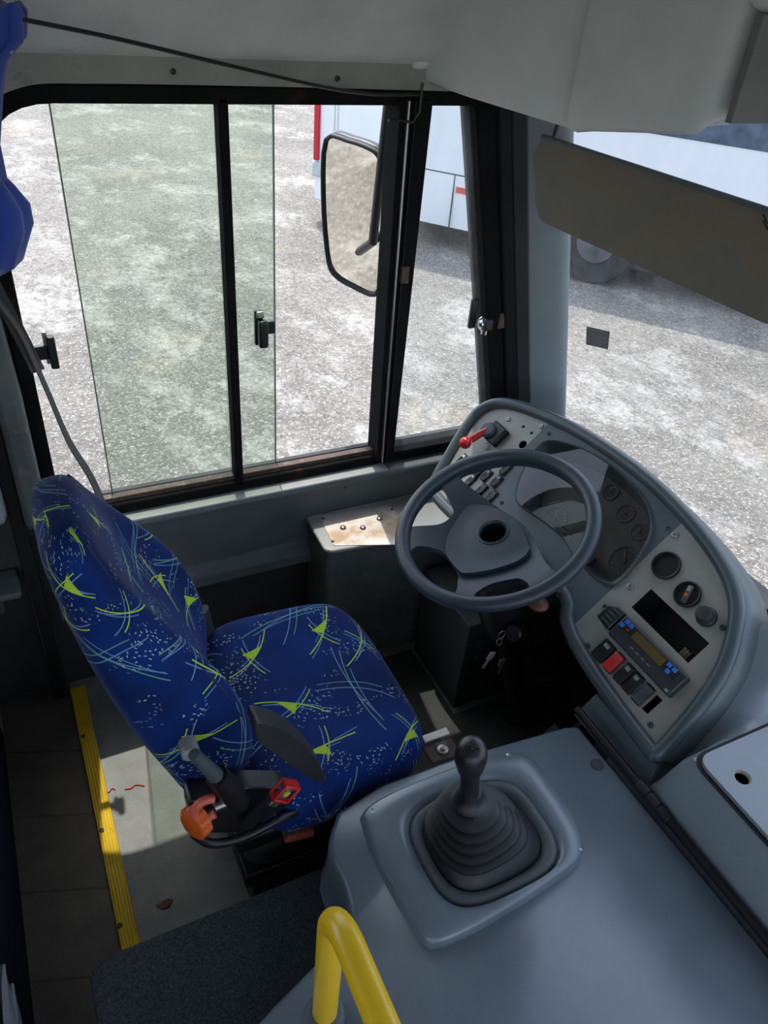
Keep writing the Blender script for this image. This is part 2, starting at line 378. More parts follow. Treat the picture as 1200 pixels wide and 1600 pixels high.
def m_sticker():
    t = NT('window_sticker_film'); p = t.co(); tr = t.n('ShaderNodeBsdfTransparent'); d = t.n('ShaderNodeBsdfDiffuse'); d.inputs[0].default_value = (.10, .12, .13, 1)
    mx = t.n('ShaderNodeMixShader'); mx.inputs[0].default_value = .8; t.ln(tr.outputs[0], mx.inputs[1]); t.ln(d.outputs[0], mx.inputs[2]); t.ln(mx.outputs[0], t.out.inputs[0]); return t.m
MT['sticker'] = m_sticker()

XYZ = lambda u, v, w: V((u, v, w))
# ------------------------------------------------------------------ outside: ground and the coach parked beyond
GZ = -2.7
build(MB().box((-14, -14, GZ - .2), (26, 30, GZ)), 'ground', MT['asphalt'], kind='structure', label='pale worn asphalt yard outside the bus', flat=True)
A = onZ(650, 345, -2.45); B = onZ(765, 370, -2.45); cdn = V((B.x - A.x, B.y - A.y, 0)).normalized(); cnn = V((cdn.y, -cdn.x, 0))   # along the side, outwards = away
if cnn.dot(V((A.x, A.y, 0))) < 0: cnn = -cnn
def CP(s, d, z): return V((A.x, A.y, 0)) + cdn * s + cnn * d + V((0, 0, z))
def cpx(px, py):
    r = ray(px, py); q = r * (A.dot(cnn) / r.dot(cnn)); return (q - A).dot(cdn), q.z
coach = empty('parked_coach', CP(4, 1.2, GZ), 'white coach parked across the yard beyond the windscreen', 'coach')
s0 = cpx(492, 200)[0]
zseam = cpx(660, 262)[1]; zwin = cpx(1100, 222)[1]
prof = [(.03, GZ + .25), (0, GZ + .75), (0, zwin), (.02, -.45), (.10, -.05), (.30, .06), (1.2, .12), (2.1, .06), (2.35, -.1), (2.4, -.9), (2.4, GZ + .25)]
body = MB()
ends = [(s0 + .10, .06), (s0 + .01, .012), (s0, 0), (s0 + .0, 0), (s0 + 11, 0)]
body.ring([[CP(s, 1.2 + (d - 1.2) * (1 - k), z - k * .3 * (z > -1)) for d, z in prof] for s, k in ends])
cb = build(body, 'body', MT['coach'], coach, angle=30)
sl_ = []
def cslab(name, s_a, s_b, z0, z1, mat, parent=cb, th=.012, bev=.004, bow=0):
    m = MB().box((0, 0, 0), (1, 1, 1)); m.v = [CP(s_a + (s_b - s_a) * p.x, -th + (th + .01) * p.y, z0 + (z1 - z0) * p.z) for p in m.v]
    return build(m, name, mat, parent, bevel=bev)
lw0, lw1 = s0 - .005, s0 + .12
cslab('tail_lamp', s0 + .0, s0 + .07, cpx(495, 250)[1], cpx(492, 150)[1] + .5, MT['clamp'], coach, .03, .012)
cslab('lower_corner_panel', s0 - .02, s0 + .16, GZ + .5, cpx(495, 252)[1], MT['cgrey'], coach, .025, .02)
# seams and flaps of the side
for sa in [cpx(522, 200)[0], cpx(527, 200)[0]]: cslab('seam', sa, sa + .012, zseam, -.5, MT['cgrey'], cb, .004, 0)
sdoor = cpx(707, 300)[0]
cslab('seam', s0 + .3, s0 + 9, zseam - .012, zseam, MT['cblk'], cb, .003, 0)
for k in range(5): cslab('seam', sdoor + k * 1.3 - (1.3 if k == 4 else 0), sdoor + k * 1.3 + .012 - (1.3 if k == 4 else 0), GZ + .25, zseam, MT['cblk'], cb, .003, 0)
ra, rz = cpx(712, 301)
cslab('reflector', ra, ra + .12, rz - .0, rz + .06, MT['reflr'], coach, .006, 0); cslab('reflector', ra + .12, ra + .25, rz - .0, rz + .06, MT['reflw'], coach, .006, 0)
for k in range(5): cslab('window', s0 + 1.6 + k * 1.75, s0 + 3.27 + k * 1.75, zwin, -.35, MT['cwin'], coach, .01, .02)
cslab('mud_flap', cpx(738, 370)[0], cpx(738, 370)[0] + .42, GZ + .03, GZ + .27, MT['cblk'], coach, -.05, 0)
swc = cpx(905, 395)[0] + .15
cslab('wheel_arch', swc - .62, swc + .62, GZ + .24, GZ + .98, MT['cblk'], coach, .004, .0)
for k, sw in enumerate((swc, swc + 4.6)):
    w = MB().lathe(CP(sw, -.02, GZ + .42), cnn, [(.2, .02), (.25, 0), (.40, .0), (.42, .03), (.42, .2), (.4, .26)], 32)
    t = build(w, 'wheel', MT['tyre'], coach)
    build(MB().lathe(CP(sw, -.03, GZ + .42), cnn, [(.05, -.03), (.1, 0), (.2, .01), (.21, .06)], 24), 'hub', plastic('hub_grey', (.10, .11, .12), .4), t)
build(MB().box((0, 0, 0), (1, 1, 1)), 'x', MT['cblk']) if False else None
u = MB().box((0, 0, 0), (1, 1, 1)); u.v = [CP(s0 + .5 + 10 * p.x, .35 + 1.6 * p.y, GZ + .16 + .2 * p.z) for p in u.v]; build(u, 'chassis', MT['cblk'], coach)

# ------------------------------------------------------------------ bus shell
FZ = -1.7; WY = 1.6; CZ = .27; RY = -.95; BX = -4.6
WIN_R = [(.143, -.262), (1.012, -.262), (1.225, -1.14), (.018, -1.14), (.018, -.38)]     # x, z of the driver's side opening
def WL(u, v, w): return V((u, WY + w, v))
opening = round_poly([(.018, -.262), (1.012, -.262), (1.225, -1.14), (.018, -1.14)], [.13, .02, .02, .03], 8)
opening = [(p[0], p[1]) for p in opening]
rearwin = [[(-2.2, -.95), (-.35, -.95), (-.35, -.1), (-2.2, -.1)]]
wl = MB().plate([(BX, -2.2), (1.25, -2.2), (1.32, -1.4), (1.27, -1.14), (1.0, -.1), (.95, CZ), (BX, CZ)], [opening] + rearwin, WL, 0, .07)
build(wl, 'wall_left', MT['darkw'], kind='structure', label='dark lower side wall of the bus beneath the driver window')
wr = MB().plate([(BX, -2.2), (1.4, -2.2), (1.2, CZ), (BX, CZ)], [[(-2.2, -.95), (-.2, -.95), (-.2, .12), (-2.2, .12)], [(.0, -1.3), (1.05, -1.3), (1.05, .08), (.0, .08)]], lambda u, v, w: V((u, RY - w, v)), 0, .07)
build(wr, 'wall_right', MT['hdgrey'], kind='structure', label='right side wall with the open doorway')
build(MB().box((BX - .07, RY - .07, -2.2), (BX, WY + .07, CZ)), 'wall_back', MT['hdgrey'], kind='structure', label='rear wall of the bus cabin')
build(MB().box((BX - .07, RY - .07, CZ), (1.4, WY + .07, CZ + .06)), 'ceiling', MT['ltgrey'], kind='structure', label='light grey roof lining')
# floors
build(MB().box((-.05, -.9, FZ - .06), (1.50, WY, FZ)), 'floor', MT['vinylfloor'], kind='structure', label='speckled grey vinyl floor beside the driver seat')
build(MB().box((-.225, -.9, FZ - .07), (-.05, WY, FZ - .005)), 'floor_boards', MT['ply'], kind='structure', label='worn brown boards beyond the yellow nosing strip')
build(MB().box((BX, RY, FZ - .05), (-.225, WY - .1, -1.22)), 'floor_rear', MT['carpetb'], kind='structure', label='raised passenger floor with dark blue carpeted riser', bevel=.02)
build(MB().box((1.50, RY, -2.2), (1.56, WY, -1.21)), 'wall_front', MT['darkw'], kind='structure', label='dark front bulkhead of the footwell')
# ceiling cove and header above the side window: profile (y, z) pulled along the bus
cove = [(1.60, -.20), (1.585, -.195), (1.545, -.17), (1.50, -.09), (1.40, .02), (1.22, .12), (1.05, .17), (1.05, .26), (1.6, .26)]
m = MB().ring([[V((x, y, z)) for y, z in cove] for x in (BX, -1, 0, .5, .93)])
build(m, 'trim_1', MT['hdgrey'], kind='structure', label='light grey curved roof cove above the driver side window', angle=60, bevel=.006)
hd = round_poly([(-.06, -1.17), (-.06, -.19), (.99, -.19), (1.03, -.262), (1.012, -.27), (.018, -.27), (.01, -.30), (.01, -1.17)], [0, .15, 0, 0, 0, 0, 0, 0], 8)
outer = [(-.035, -.245), (-.035, -.19)]
hdr = MB()
top_o = [(p[0], p[1]) for p in smooth_path([(-.06, -.62, 0), (-.055, -.35, 0), (-.03, -.235, 0), (.06, -.195, 0), (.2, -.187, 0), (.5, -.187, 0), (.99, -.192, 0)], 5)]
top_i = [(p[0], p[1]) for p in smooth_path([(-.015, -.62, 0), (-.01, -.40, 0), (.02, -.29, 0), (.1, -.243, 0), (.22, -.236, 0), (.5, -.236, 0), (.995, -.24, 0)], 5)]
rings = []
for a, b in zip(top_o, top_i):
    rings.append([WL(a[0], a[1], 0), WL(a[0], a[1], -.022), WL(b[0], b[1], -.014), WL(b[0], b[1], 0)])
hdr.ring(rings)
tr2 = build(hdr, 'trim_2', MT['trimg'], kind='structure', label='dull grey surround strip along the top of the driver window')
for px, py in ((271, 112), (528, 123)):
    c = onY(px, py, WY - .02); build(MB().lathe(c + V((0, .004, 0)), (0, -1, 0), [(.006, 0), (.0055, .003), (.002, .004), (.001, .0015)], 14), 'screw', MT['black'], tr2)
# window 1: black frame, mullion, glass
w1 = empty('window_1', (.5, WY, -1.15), 'driver side sliding window with rusty black frame and green tinted panes', kind='structure')
def inset(P, d):
    n = len(P); out = []
    for i in range(n):
        a, b, c = V(P[i - 1]), V(P[i]), V(P[(i + 1) % n]); u = (b - a); w = (c - b)
        if u.length < 1e-6: u = w
        if w.length < 1e-6: w = u
        u.normalize(); w.normalize(); nrm = V((-(u.y + w.y), u.x + w.x)); nrm.normalize(); k = max(.5, nrm.dot(V((-u.y, u.x)))); out.append(tuple(b + nrm * (d / k)))
    return out
area = sum(opening[i - 1][0] * opening[i][1] - opening[i][0] * opening[i - 1][1] for i in range(len(opening)))
sg = 1 if area > 0 else -1
out_f = inset(opening, -sg * .024); in_f = inset(opening, sg * .006)
build(MB().plate(out_f, [in_f], WL, -.012, .05), 'frame', MT['blackm'], w1, bevel=.003)
def bar(name, x0a, x1a, x0b, x1b, y0, y1, mat, parent, zt=-.255, zb=-1.145, bev=.003):
    m = MB().add([V((x0a, y0, zt)), V((x1a, y0, zt)), V((x1a, y1, zt)), V((x0a, y1, zt)), V((x0b, y0, zb)), V((x1b, y0, zb)), V((x1b, y1, zb)), V((x0b, y1, zb))],
                 [(0, 1, 2, 3), (7, 6, 5, 4), (0, 4, 5, 1), (1, 5, 6, 2), (2, 6, 7, 3), (3, 7, 4, 0)])
    return build(m, name, mat, parent, bevel=bev)
bar('mullion', .437, .457, .440, .460, 1.588, 1.625, MT['blackm'], w1)
po = bar('post', .816, .893, .833, .884, 1.575, 1.64, MT['blackm'], w1)
bar('channel', .830, .8345, .844, .848, 1.566, 1.58, MT['steel'], po, bev=.001); bar('channel', .846, .849, .857, .860, 1.566, 1.58, MT['seal'], po, bev=.001)
build(MB().box((.03, 1.604, -1.142), (.84, 1.625, -1.122)), 'bottom_track', MT['rust'], w1, bevel=.002)
g = MB().box((.142, 1.622, -1.135), (.448, 1.627, -.262)); build(g, 'pane', MT['gtint'], w1, flat=True)
g = MB().box((.44, 1.634, -1.135), (.562, 1.639, -.262)); build(g, 'pane', MT['gtint'], w1, flat=True)
for x, y in ((.142, 1.6245), (.562, 1.6365)):
    build(MB().box((x - .0015, y - .003, -1.135), (x + .0015, y + .003, -.262)), 'pane_edge', plastic('glass_edge_green', (.12, .2, .15), .2), w1, flat=True)
g = MB().add([V((.87, 1.615, -.262)), V((1.012, 1.615, -.262)), V((1.222, 1.615, -1.138)), V((.87, 1.615, -1.138)), V((.87, 1.62, -.262)), V((1.012, 1.62, -.262)), V((1.222, 1.62, -1.138)), V((.87, 1.62, -1.138))],
             [(0, 1, 2, 3), (7, 6, 5, 4), (0, 4, 5, 1), (1, 5, 6, 2), (2, 6, 7, 3), (3, 7, 4, 0)]); build(g, 'quarter_pane', MT['gquart'], w1, flat=True)
# grey pillar with rubber seal between the quarter window and the windscreen
def rk(z): return -.24 * (z + 1.0)                # rake: forward shift with depth
def pil(z):
    r = rk(z); P = []
    for t in range(17):
        a = t / 16 * math.pi / 2
        P.append(V((1.268 + .07 * (1 - math.cos(a)) ** .8 + r, 1.60 - .152 * math.sin(a) ** .8, z)))
    P += [V((1.345 + r, 1.45, z)), V((1.35 + r, 1.62, z)), V((1.268 + r, 1.64, z))]
    return P
build(MB().ring([pil(z) for z in (-1.25, -1.0, -.7, -.4, -.1, .26)]), 'trim_3', MT['pillar'], kind='structure', label='grey front corner pillar left of the windscreen', angle=40)
def slat(x0, x1, dy0, dy1, name, mat):
    m = MB(); rings = []
    for z in (-1.2, -1.0, -.7, -.4, -.1): r = rk(z); rings.append([V((x0 + r, WY - dy0, z)), V((x1 + r, WY - dy1, z)), V((x1 + r, WY - dy1 + .03, z)), V((x0 + r, WY - dy0 + .03, z))])
    return build(m.ring(rings), name, mat, kind='structure', bevel=.004)
tag(slat(1.185, 1.225, .014, .024, 'trim_4', MT['blackm']), 'black rusted frame bar at the front edge of the quarter window')
tag(slat(1.228, 1.252, .032, .048, 'trim_5', MT['seal']), 'black ribbed rubber seal beside the grey corner pillar')
tag(slat(1.254, 1.276, .050, .075, 'trim_6', plastic('dark_grey_seal', (.035, .04, .043), .5)), 'dark grey strip between rubber seal and corner pillar')
# windscreen
def WS(y, z, d=0): a = (1.45 - y) / 2.35; return V((1.338 + rk(z) + .36 * math.sin(max(0, min(1, a)) * math.pi) ** .8 + d, y, z)) if y < 1.45 else V((1.338 + rk(z) + d, y, z))
ys = [1.452 - (2.35) * (1 - math.cos(math.pi * i / 24)) / 2 for i in range(25)]
g = MB(); rr = [[WS(y, z) for z in (-1.2, -.8, -.4, 0, .27)] for y in ys]; g.ring([a + [p + V((.006, 0, 0)) for p in reversed(a)] for a in rr]); 
w2 = build(g, 'window_2', MT['gwind'], kind='structure', label='large curved windscreen, dusty near the top')
st = [ (917, 510), (953, 518), (950, 546), (916, 538)]
def onWS(px, py, d=-.004):
    r = ray(px, py); k = 1.5
    for _ in range(30):
        q = r * k; w = WS(q.y, q.z, d); k *= w.x / q.x
    return r * k
q = [onWS(*p) for p in st]; mm = MB().add(q + [p + V((-.001, 0, 0)) for p in q], [(0, 1, 2, 3), (7, 6, 5, 4), (0, 4, 5, 1), (1, 5, 6, 2), (2, 6, 7, 3), (3, 7, 4, 0)])
sk = build(mm, 'window_sticker', MT['sticker'], label='small grey printed sticker on the windscreen right of the corner pillar', cat='sticker', flat=True)
lin = MB()
for i in range(6):
    t0 = .12 + i * .14; a = q[0].lerp(q[3], t0).lerp(q[1].lerp(q[2], t0), .08); b = q[0].lerp(q[3], t0).lerp(q[1].lerp(q[2], t0), .9 - .2 * (i % 2)); lin.tube([a + V((-.002, 0, 0)), b + V((-.002, 0, 0))], .0006, 4)
build(lin, 'small_print', plastic('sticker_print', (.3, .32, .33), .6), sk)

# lower wall panel under the window
pan = [(1.60, -1.165), (1.555, -1.165), (1.548, -1.175), (1.560, -1.20), (1.572, -1.36), (1.545, -1.385), (1.54, -1.415), (1.565, -1.425), (1.6, -1.425)]
m = MB().ring([[V((x, y, z)) for y, z in pan] for x in (-.03, .3, .6, .9, 1.15)])
wp = build(m, 'trim_7', MT['wallp'], kind='structure', label='grey plastic panel with pale top edge under the driver window', bevel=.004)
build(MB().box((-.02, 1.552, -1.168), (.86, 1.592, -1.160)), 'sill_edge', MT['greycap'], wp, bevel=.003)
for px, py in ((442, 770), (540, 762)):
    c = onY(px, py, 1.556); build(MB().lathe(c + V((0, .004, 0)), (0, -1, 0), [(.004, 0), (.004, .004), (.001, .005)], 10), 'rivet', MT['black'], wp)
# side pillar pieces behind the driver
rp = empty('door_pillar', (-.1, 1.55, -1.7), 'dark grey upright behind the driver seat at the left edge', 'pillar')
m = MB().ring([[V((x + dx, y, z)) for x, y in ((-.058, 1.535), (-.012, 1.525), (-.006, 1.56), (-.006, 1.598), (-.058, 1.598))] for z, dx in ((-1.12, 0), (-1.1, .0), (-.8, 0), (-.55, -.01), (-.2, -.02))])
build(m, 'cover', MT['darkg'], rp, bevel=.012)
build(MB().box((-.33, 1.50, -1.075), (-.088, 1.598, -.68)), 'side_lining', MT['pillar'], rp, bevel=.02)
build(MB().box((-.088, 1.55, -1.7), (-.058, 1.598, -.45)), 'channel', MT['black'], rp, bevel=.004)
br = empty('wall_bracket', (-.14, 1.5, -1.32), 'dark pressed metal bracket on the wall behind the seat', 'bracket')
build(MB().box((-.30, 1.50, -1.28), (-.1, 1.598, -1.262)).box((-.17, 1.53, -1.34), (-.145, 1.598, -1.27)), 'flange', MT['darkg'], br, bevel=.006)
build(MB().lathe((-.155, 1.535, -1.31), (0, -1, 0), [(.012, 0), (.012, .008), (.004, .01)], 6), 'bolt', MT['rust'], br)

build(MB().box((1.27, .62, FZ), (1.29, WY, -1.17)), 'wall_sun_block', MT['darkw'], kind='structure', label='dark panel closing the front of the footwell, added to block sun')  # added to stop sun that falls behind the dashboard onto the floor

# ------------------------------------------------------------------ floor nosing strip
ns = empty('nosing_strip', (-.033, 1.2, FZ), 'long yellow ribbed edging strip screwed to the floor', 'edging strip')
m = MB(); prof = []
xs = [-.052, -.050] + [-.048 + i * .0034 for i in range(10)] + [-.0145, -.0135]
for i, x in enumerate(xs): prof.append((x, FZ + (.001 if i in (0, len(xs) - 1) else .006 + (.0018 if i % 2 else 0))))
prof += [(-.0135, FZ - .002), (-.052, FZ - .002)]
m.ring([[V((x, y, z)) for x, z in prof] for y in (.45, .9, 1.2, 1.57)])
build(m, 'strip', plastic('yellow_strip_paint', (.55, .36, .015), .5, .2, wear=(20, .6, (.18, .13, .04), .6)), ns)
for px, py in ((130, 1150), (159, 1297), (187, 1446)):
    c = onZ(px, py, FZ + .008); build(MB().lathe(c, (0, 0, 1), [(.0055, -.001), (.0055, .001), (.003, .0025), (.001, .001)], 12), 'screw', MT['rust'], ns)
# leaf on the floor, two red thread ends
c = onZ(258, 1413, FZ + .002); lf = MB(); pts = [(math.cos(a) * .016 * (1 + .3 * math.sin(3 * a)), math.sin(a) * .009 * (1 + .2 * math.cos(5 * a))) for a in [i * .5236 for i in range(12)]]
lf.plate(pts, [], lambda u, v, w: c + V((u, v, w + .002 * math.sin(u * 200))), 0, .0012, .006); build(lf, 'dry_leaf', plastic('dry_leaf', (.12, .045, .02), .8), label='small curled brown leaf lying on the vinyl floor', cat='leaf')
for (px, py), (qx, qy), lab in (((195, 1233), (226, 1228), 'longer red thread lying in the sun patch on the floor'), ((166, 1238), (180, 1234), 'short red thread beside the yellow floor strip')):
    a, b = onZ(px, py, FZ + .002), onZ(qx, qy, FZ + .002); mid = (a + b) / 2 + V((.004, .006, 0))
    build(MB().tube(smooth_path([a, a.lerp(mid, .5) + V((0, -.004, 0)), mid, b], 5), .0011, 6), 'red_thread', MT['red'], label=lab, cat='thread')

# ------------------------------------------------------------------ carpeted box at the front of the picture
bx = MB(); bt = -1.36
pl = round_poly([(-.095, .672), (.60, .672), (.60, .0), (-.095, .0)], [.03, .01, .01, .03], 6)
bx.prism([(p[0], p[1]) for p in pl], XYZ, FZ, bt); build(bx, 'carpeted_box', MT['carpet'], label='low dark grey carpet covered box left of the engine cover', cat='box', bevel=.012, seg=3)
# silver scuffed fitting at the lower left edge
def scuffed(px, py, dy, lab):
    c = onX(px, py, -.21); m = MB(); n = 9; rings = []
    for i in range(n):
        t = i / (n - 1); y = c.y - .30 * t; z = c.z - .01 - .05 * t + .004 * math.sin(i * 2.1)
        w = .004 + .014 * min(1, t * 3); rings.append([V((-.215 + .004 * math.sin(k * 1.3 + i), y, z)) + V((w * math.cos(k * math.pi / 4) * .5 + .004, 0, w * math.sin(k * math.pi / 4) * 1.2)) for k in range(8)])
    return build(m.ring(rings), 'torn_trim', metal('scuffed_silver', (.30, .31, .33), .5, .5), label=lab, cat='trim piece')
scuffed(2, 1505, 0, 'upper scuffed silver strip at the lower left on the blue carpet'); scuffed(16, 1535, 0, 'lower scuffed silver strip at the lower left on the blue carpet')

# ------------------------------------------------------------------ engine cover
EZ = -1.22
ec = empty('engine_cover', (.6, .3, bt), 'large slate grey moulded engine cover beside the driver seat', 'engine cover')
o2 = [(.862, .672), (.838, .682), (.70, .694), (.60, .703), (.44, .705), (.345, .685), (.306, .63), (.305, .56), (.285, .50), (.214, .468), (.105, .425), (.0, .37), (-.03, .30), (-.03, -.25), (.878, -.25)]
op = [(p.x, p.y) for p in smooth_path([(*p, 0) for p in o2[5:12]], 3)]
op = o2[:5] + op + o2[12:]
top = [(p[0], p[1]) for p in op]
m = MB(); low = []
cx, cy = .5, .2
def grow(P, d):
    a = sum(P[i - 1][0] * P[i][1] - P[i][0] * P[i - 1][1] for i in range(len(P)))
    return inset(P, -d if a > 0 else d)
r0, r1, r2 = grow(top, -.008), top, grow(top, .01)
m.ring([[V((x, y, z)) for x, y in r] for r, z in ((r0, EZ), (top, EZ - .008), (grow(top, .002), EZ - .02), (grow(top, .004), bt + .03), (grow(top, .008), bt + .012), (grow(top, .012), bt + .001))])
ecb = build(m, 'cover_body', MT['cover'], ec, angle=50)
build(MB().box((.842, .59, EZ - .0), (.872, .61, EZ + .001)), 'x', MT['black'], ec) if False else None
def disc(c, ax, r, h, mat, name, parent, n=20):
    return build(MB().lathe(c, ax, [(r, 0), (r, h * .6), (r * .85, h), (r * .2, h)], n), name, mat, parent)
disc(onZ(933, 1195, EZ), (0, 0, 1), .013, .0015, MT['rubber'], 'round_patch', ec)
# hinge along the front edge of the cover
hg = MB().tube([V((.874, .70, EZ + .012)), V((.880, -.25, EZ + .012))], .0085, 12); hb = build(hg, 'hinge_tube', MT['black'], ec)
for k in range(3):
    a = V((.8755, .515 - k * .028, EZ + .012)); build(MB().tube([a, a - V((-.0002, .026, 0))], .0115, 14), 'hinge_knuckle', MT['steel'] if k == 9 else MT['rubber'], ec, bevel=.001)
# gear lever surround: a low frame around a boot well
GC = V((.548, .548, EZ))
so_ = [(.415, .672), (.69, .664), (.722, .565), (.703, .455), (.62, .425), (.405, .412), (.372, .46), (.368, .62)]
so_ = [(p.x, p.y) for p in smooth_path([(*p, 0) for p in so_], 6, True)]
def se(cx, cy, a, b, n, k=40, rot=0.0):
    out = []
    for i in range(k):
        t = 2 * math.pi * i / k; c, s = math.cos(t), math.sin(t); x = a * abs(c) ** (2 / n) * (1 if c >= 0 else -1); y = b * abs(s) ** (2 / n) * (1 if s >= 0 else -1)
        out.append((cx + x * math.cos(rot) - y * math.sin(rot), cy + x * math.sin(rot) + y * math.cos(rot)))
    return out
CX, CY = .548, .533
gs = empty('gear_lever', (CX, CY, EZ), 'black gear lever with ribbed rubber boot in a moulded grey surround', 'gear lever')
k = len(so_)
def rs(P, n):        # resample loop by angle about the centre
    out = []
    for i in range(n):
        a = 2 * math.pi * i / n; d = V((math.cos(a), math.sin(a))); best = .1
        for j in range(len(P)):
            p, q = V(P[j - 1]) - V((CX, CY)), V(P[j]) - V((CX, CY)); e = q - p; den = d.x * e.y - d.y * e.x
            if abs(den) < 1e-9: continue
            t = (p.x * e.y - p.y * e.x) / den; s_ = (p.x * d.y - p.y * d.x) / den
            if t > 0 and -1e-6 <= s_ <= 1 + 1e-6: best = max(t, 0); break
        out.append((CX + d.x * best, CY + d.y * best))
    return out
n = 72; L0 = rs(so_, n); Lin = rs(se(CX, CY, .118, .098, 3.4, 80), n); Lin2 = rs(se(CX, CY, .106, .086, 3.4, 80), n); Lin3 = rs(se(CX, CY, .096, .077, 3.2, 80), n)
lp = lambda A_, B_, t: [(a[0] + (b[0] - a[0]) * t, a[1] + (b[1] - a[1]) * t) for a, b in zip(A_, B_)]
m = MB().ring([[V((x, y, EZ + z)) for x, y in L] for L, z in ((L0, -.002), (L0, .006), (lp(L0, Lin, .05), .016), (lp(L0, Lin, .14), .021), (lp(L0, Lin, .45), .024), (lp(L0, Lin, .75), .026), (lp(L0, Lin, .9), .022), (Lin, .012), (Lin2, .008))], cap=False)
sur = build(m, 'surround', MT['cover'], gs, angle=70)
m = MB().ring([[V((x, y, EZ + z)) for x, y in L] for L, z in ((Lin, .006), (lp(Lin, Lin2, .1), .018), (lp(Lin, Lin2, .5), .022), (lp(Lin, Lin3, .8), .021), (Lin3, .012), (lp(Lin3, [(CX, CY)] * n, .1), .004))], cap=False)
build(m, 'inner_frame', plastic('boot_frame', (.07, .085, .09), .5), gs, angle=60)
for px, py in ((795, 1181), (905, 1325), (683, 1452), (581, 1268)):
    c = onZ(px, py, EZ + .019); s = build(MB().lathe(c, (0, 0, 1), [(.006, -.002), (.006, .0015), (.004, .003), (.001, .0022)], 14), 'screw', MT['steel'], gs)
# boot with bellows
KB = onY(733, 1245, .556)
m = MB(); rings = []; NB = 6
levels = [(0, .094, .074, .006), (0, .088, .070, .010)]
hz = EZ + .006; z = 0
base_c = V((CX + .0, CY, 0)); top_c = V((KB.x, KB.y, 0)); H = KB.z - EZ - .012
prof_b = [(.0, .099), (.012, .096), (.024, .088), (.040, .082)]
for j in range(5):
    z0 = .044 + j * .021; R_ = .077 - j * .0085
    prof_b += [(z0, R_ - .004), (z0 + .003, R_ + .006), (z0 + .010, R_ + .006), (z0 + .0145, R_ - .003), (z0 + .0165, R_ - .017), (z0 + .0195, R_ - .018)]
prof_b += [(.152, .030), (.158, .024), (.170, .0195), (.186, .018), (.19, .010)]
for h, r in prof_b:
    t = min(1, h / .16); c = base_c.lerp(top_c, t ** .8); e = 3.2 - 1.2 * t
    rings.append([V((x, y, EZ + .008 + h * H / .16)) for x, y in se(c.x, c.y, r, r * (.80 + .2 * t), e, 44, .1)])
m.ring(rings); build(m, 'boot', MT['rubber'], gs, angle=55)
kt = onY(737, 1158, .556)
ld = (kt - KB).normalized()
kb = KB + ld * .012
m = MB().lathe(kb, ld, [(.0165, -.01), (.0165, 0), (.0155, .002), (.0150, .045), (.0165, .062), (.0215, .08), (.0245, .097), (.025, .111), (.0225, .124), (.015, .133), (.004, .136)], 28, sx=1.12)
kn = build(m, 'knob', MT['black'], gs, angle=60)
kc = kb + ld * .1065; face = (ld * .5 + V((-.40, -.55, .45))).normalized()
m = MB().lathe(kb + ld * .112 + face * .0205, face, [(.0165, -.006), (.0165, .0018), (.004, .002)], 4, u=V((1, .2, 0)) - face * face.dot(V((1, .2, 0)))); build(m, 'shift_plate', MT['black'], kn, bevel=.0015)
m = MB(); ux = (V((1, .2, 0)) - face * face.dot(V((1, .2, 0)))).normalized(); uy = face.cross(ux); kk = kb + ld * .112 + face * .0228
for i in (-1, 0, 1): m.tube([kk + ux * i * .005 - uy * .006, kk + ux * i * .005 + uy * .006], .0006, 5)
m.tube([kk - ux * .005, kk + ux * .005], .0006, 5); build(m, 'shift_pattern', MT['white'], kn)
# small bracket by the cover's rear corner
sb = empty('floor_bracket', onZ(695, 1180, -1.26), 'small rusty bracket with one bolt between seat and engine cover', 'bracket')
c = onZ(692, 1178, -1.25)
build(MB().box(c + V((-.03, -.012, -.006)), c + V((.035, .03, 0))), 'plate', MT['rust'], sb, bevel=.004)
build(MB().box(c + V((-.022, .034, .0)), c + V((.035, .05, .006))), 'metal_strip', metal('sunlit_strip', (.8, .76, .66), .35, .4), sb, bevel=.002)  # pale cream of the strip stands for sunlight lying on it
build(MB().lathe(c + V((.004, .008, 0)), (0, 0, 1), [(.011, 0), (.011, .003), (.006, .004), (.006, .010), (.002, .011)], 16), 'bolt', MT['steel'], sb)

# ------------------------------------------------------------------ yellow handrail
HB = onZ(507, 1588, EZ); ht = -.905
hx = HB.x
hr = empty('grab_rail', HB, 'bent yellow grab rail standing on the engine cover in the foreground', 'handrail')
path = [V((hx, HB.y, EZ + .004)), V((hx, HB.y, ht - .06))]
for i in range(9):
    a = i / 8 * math.pi / 2; path.append(V((hx, HB.y - .055 + .055 * math.cos(a), ht - .055 + .055 * math.sin(a))))
path += [V((hx, HB.y - .35, ht)), ] 
for i in range(1, 9):
    a = i / 8 * math.pi / 2; path.append(V((hx, HB.y - .35 - .055 * math.sin(a), ht - .055 + .055 * math.cos(a))))
path.append(V((hx, HB.y - .405, EZ + .004)))
build(MB().tube(path, .0175, 20, up=(1, 0, 0)), 'tube', MT['yellow'], hr, angle=60)
for y in (HB.y, HB.y - .405):
    build(MB().lathe((hx, y, EZ - .001), (0, 0, 1), [(.030, 0), (.030, .004), (.027, .014), (.0185, .018), (.0172, .018)], 24), 'collar', MT['dash'], hr)

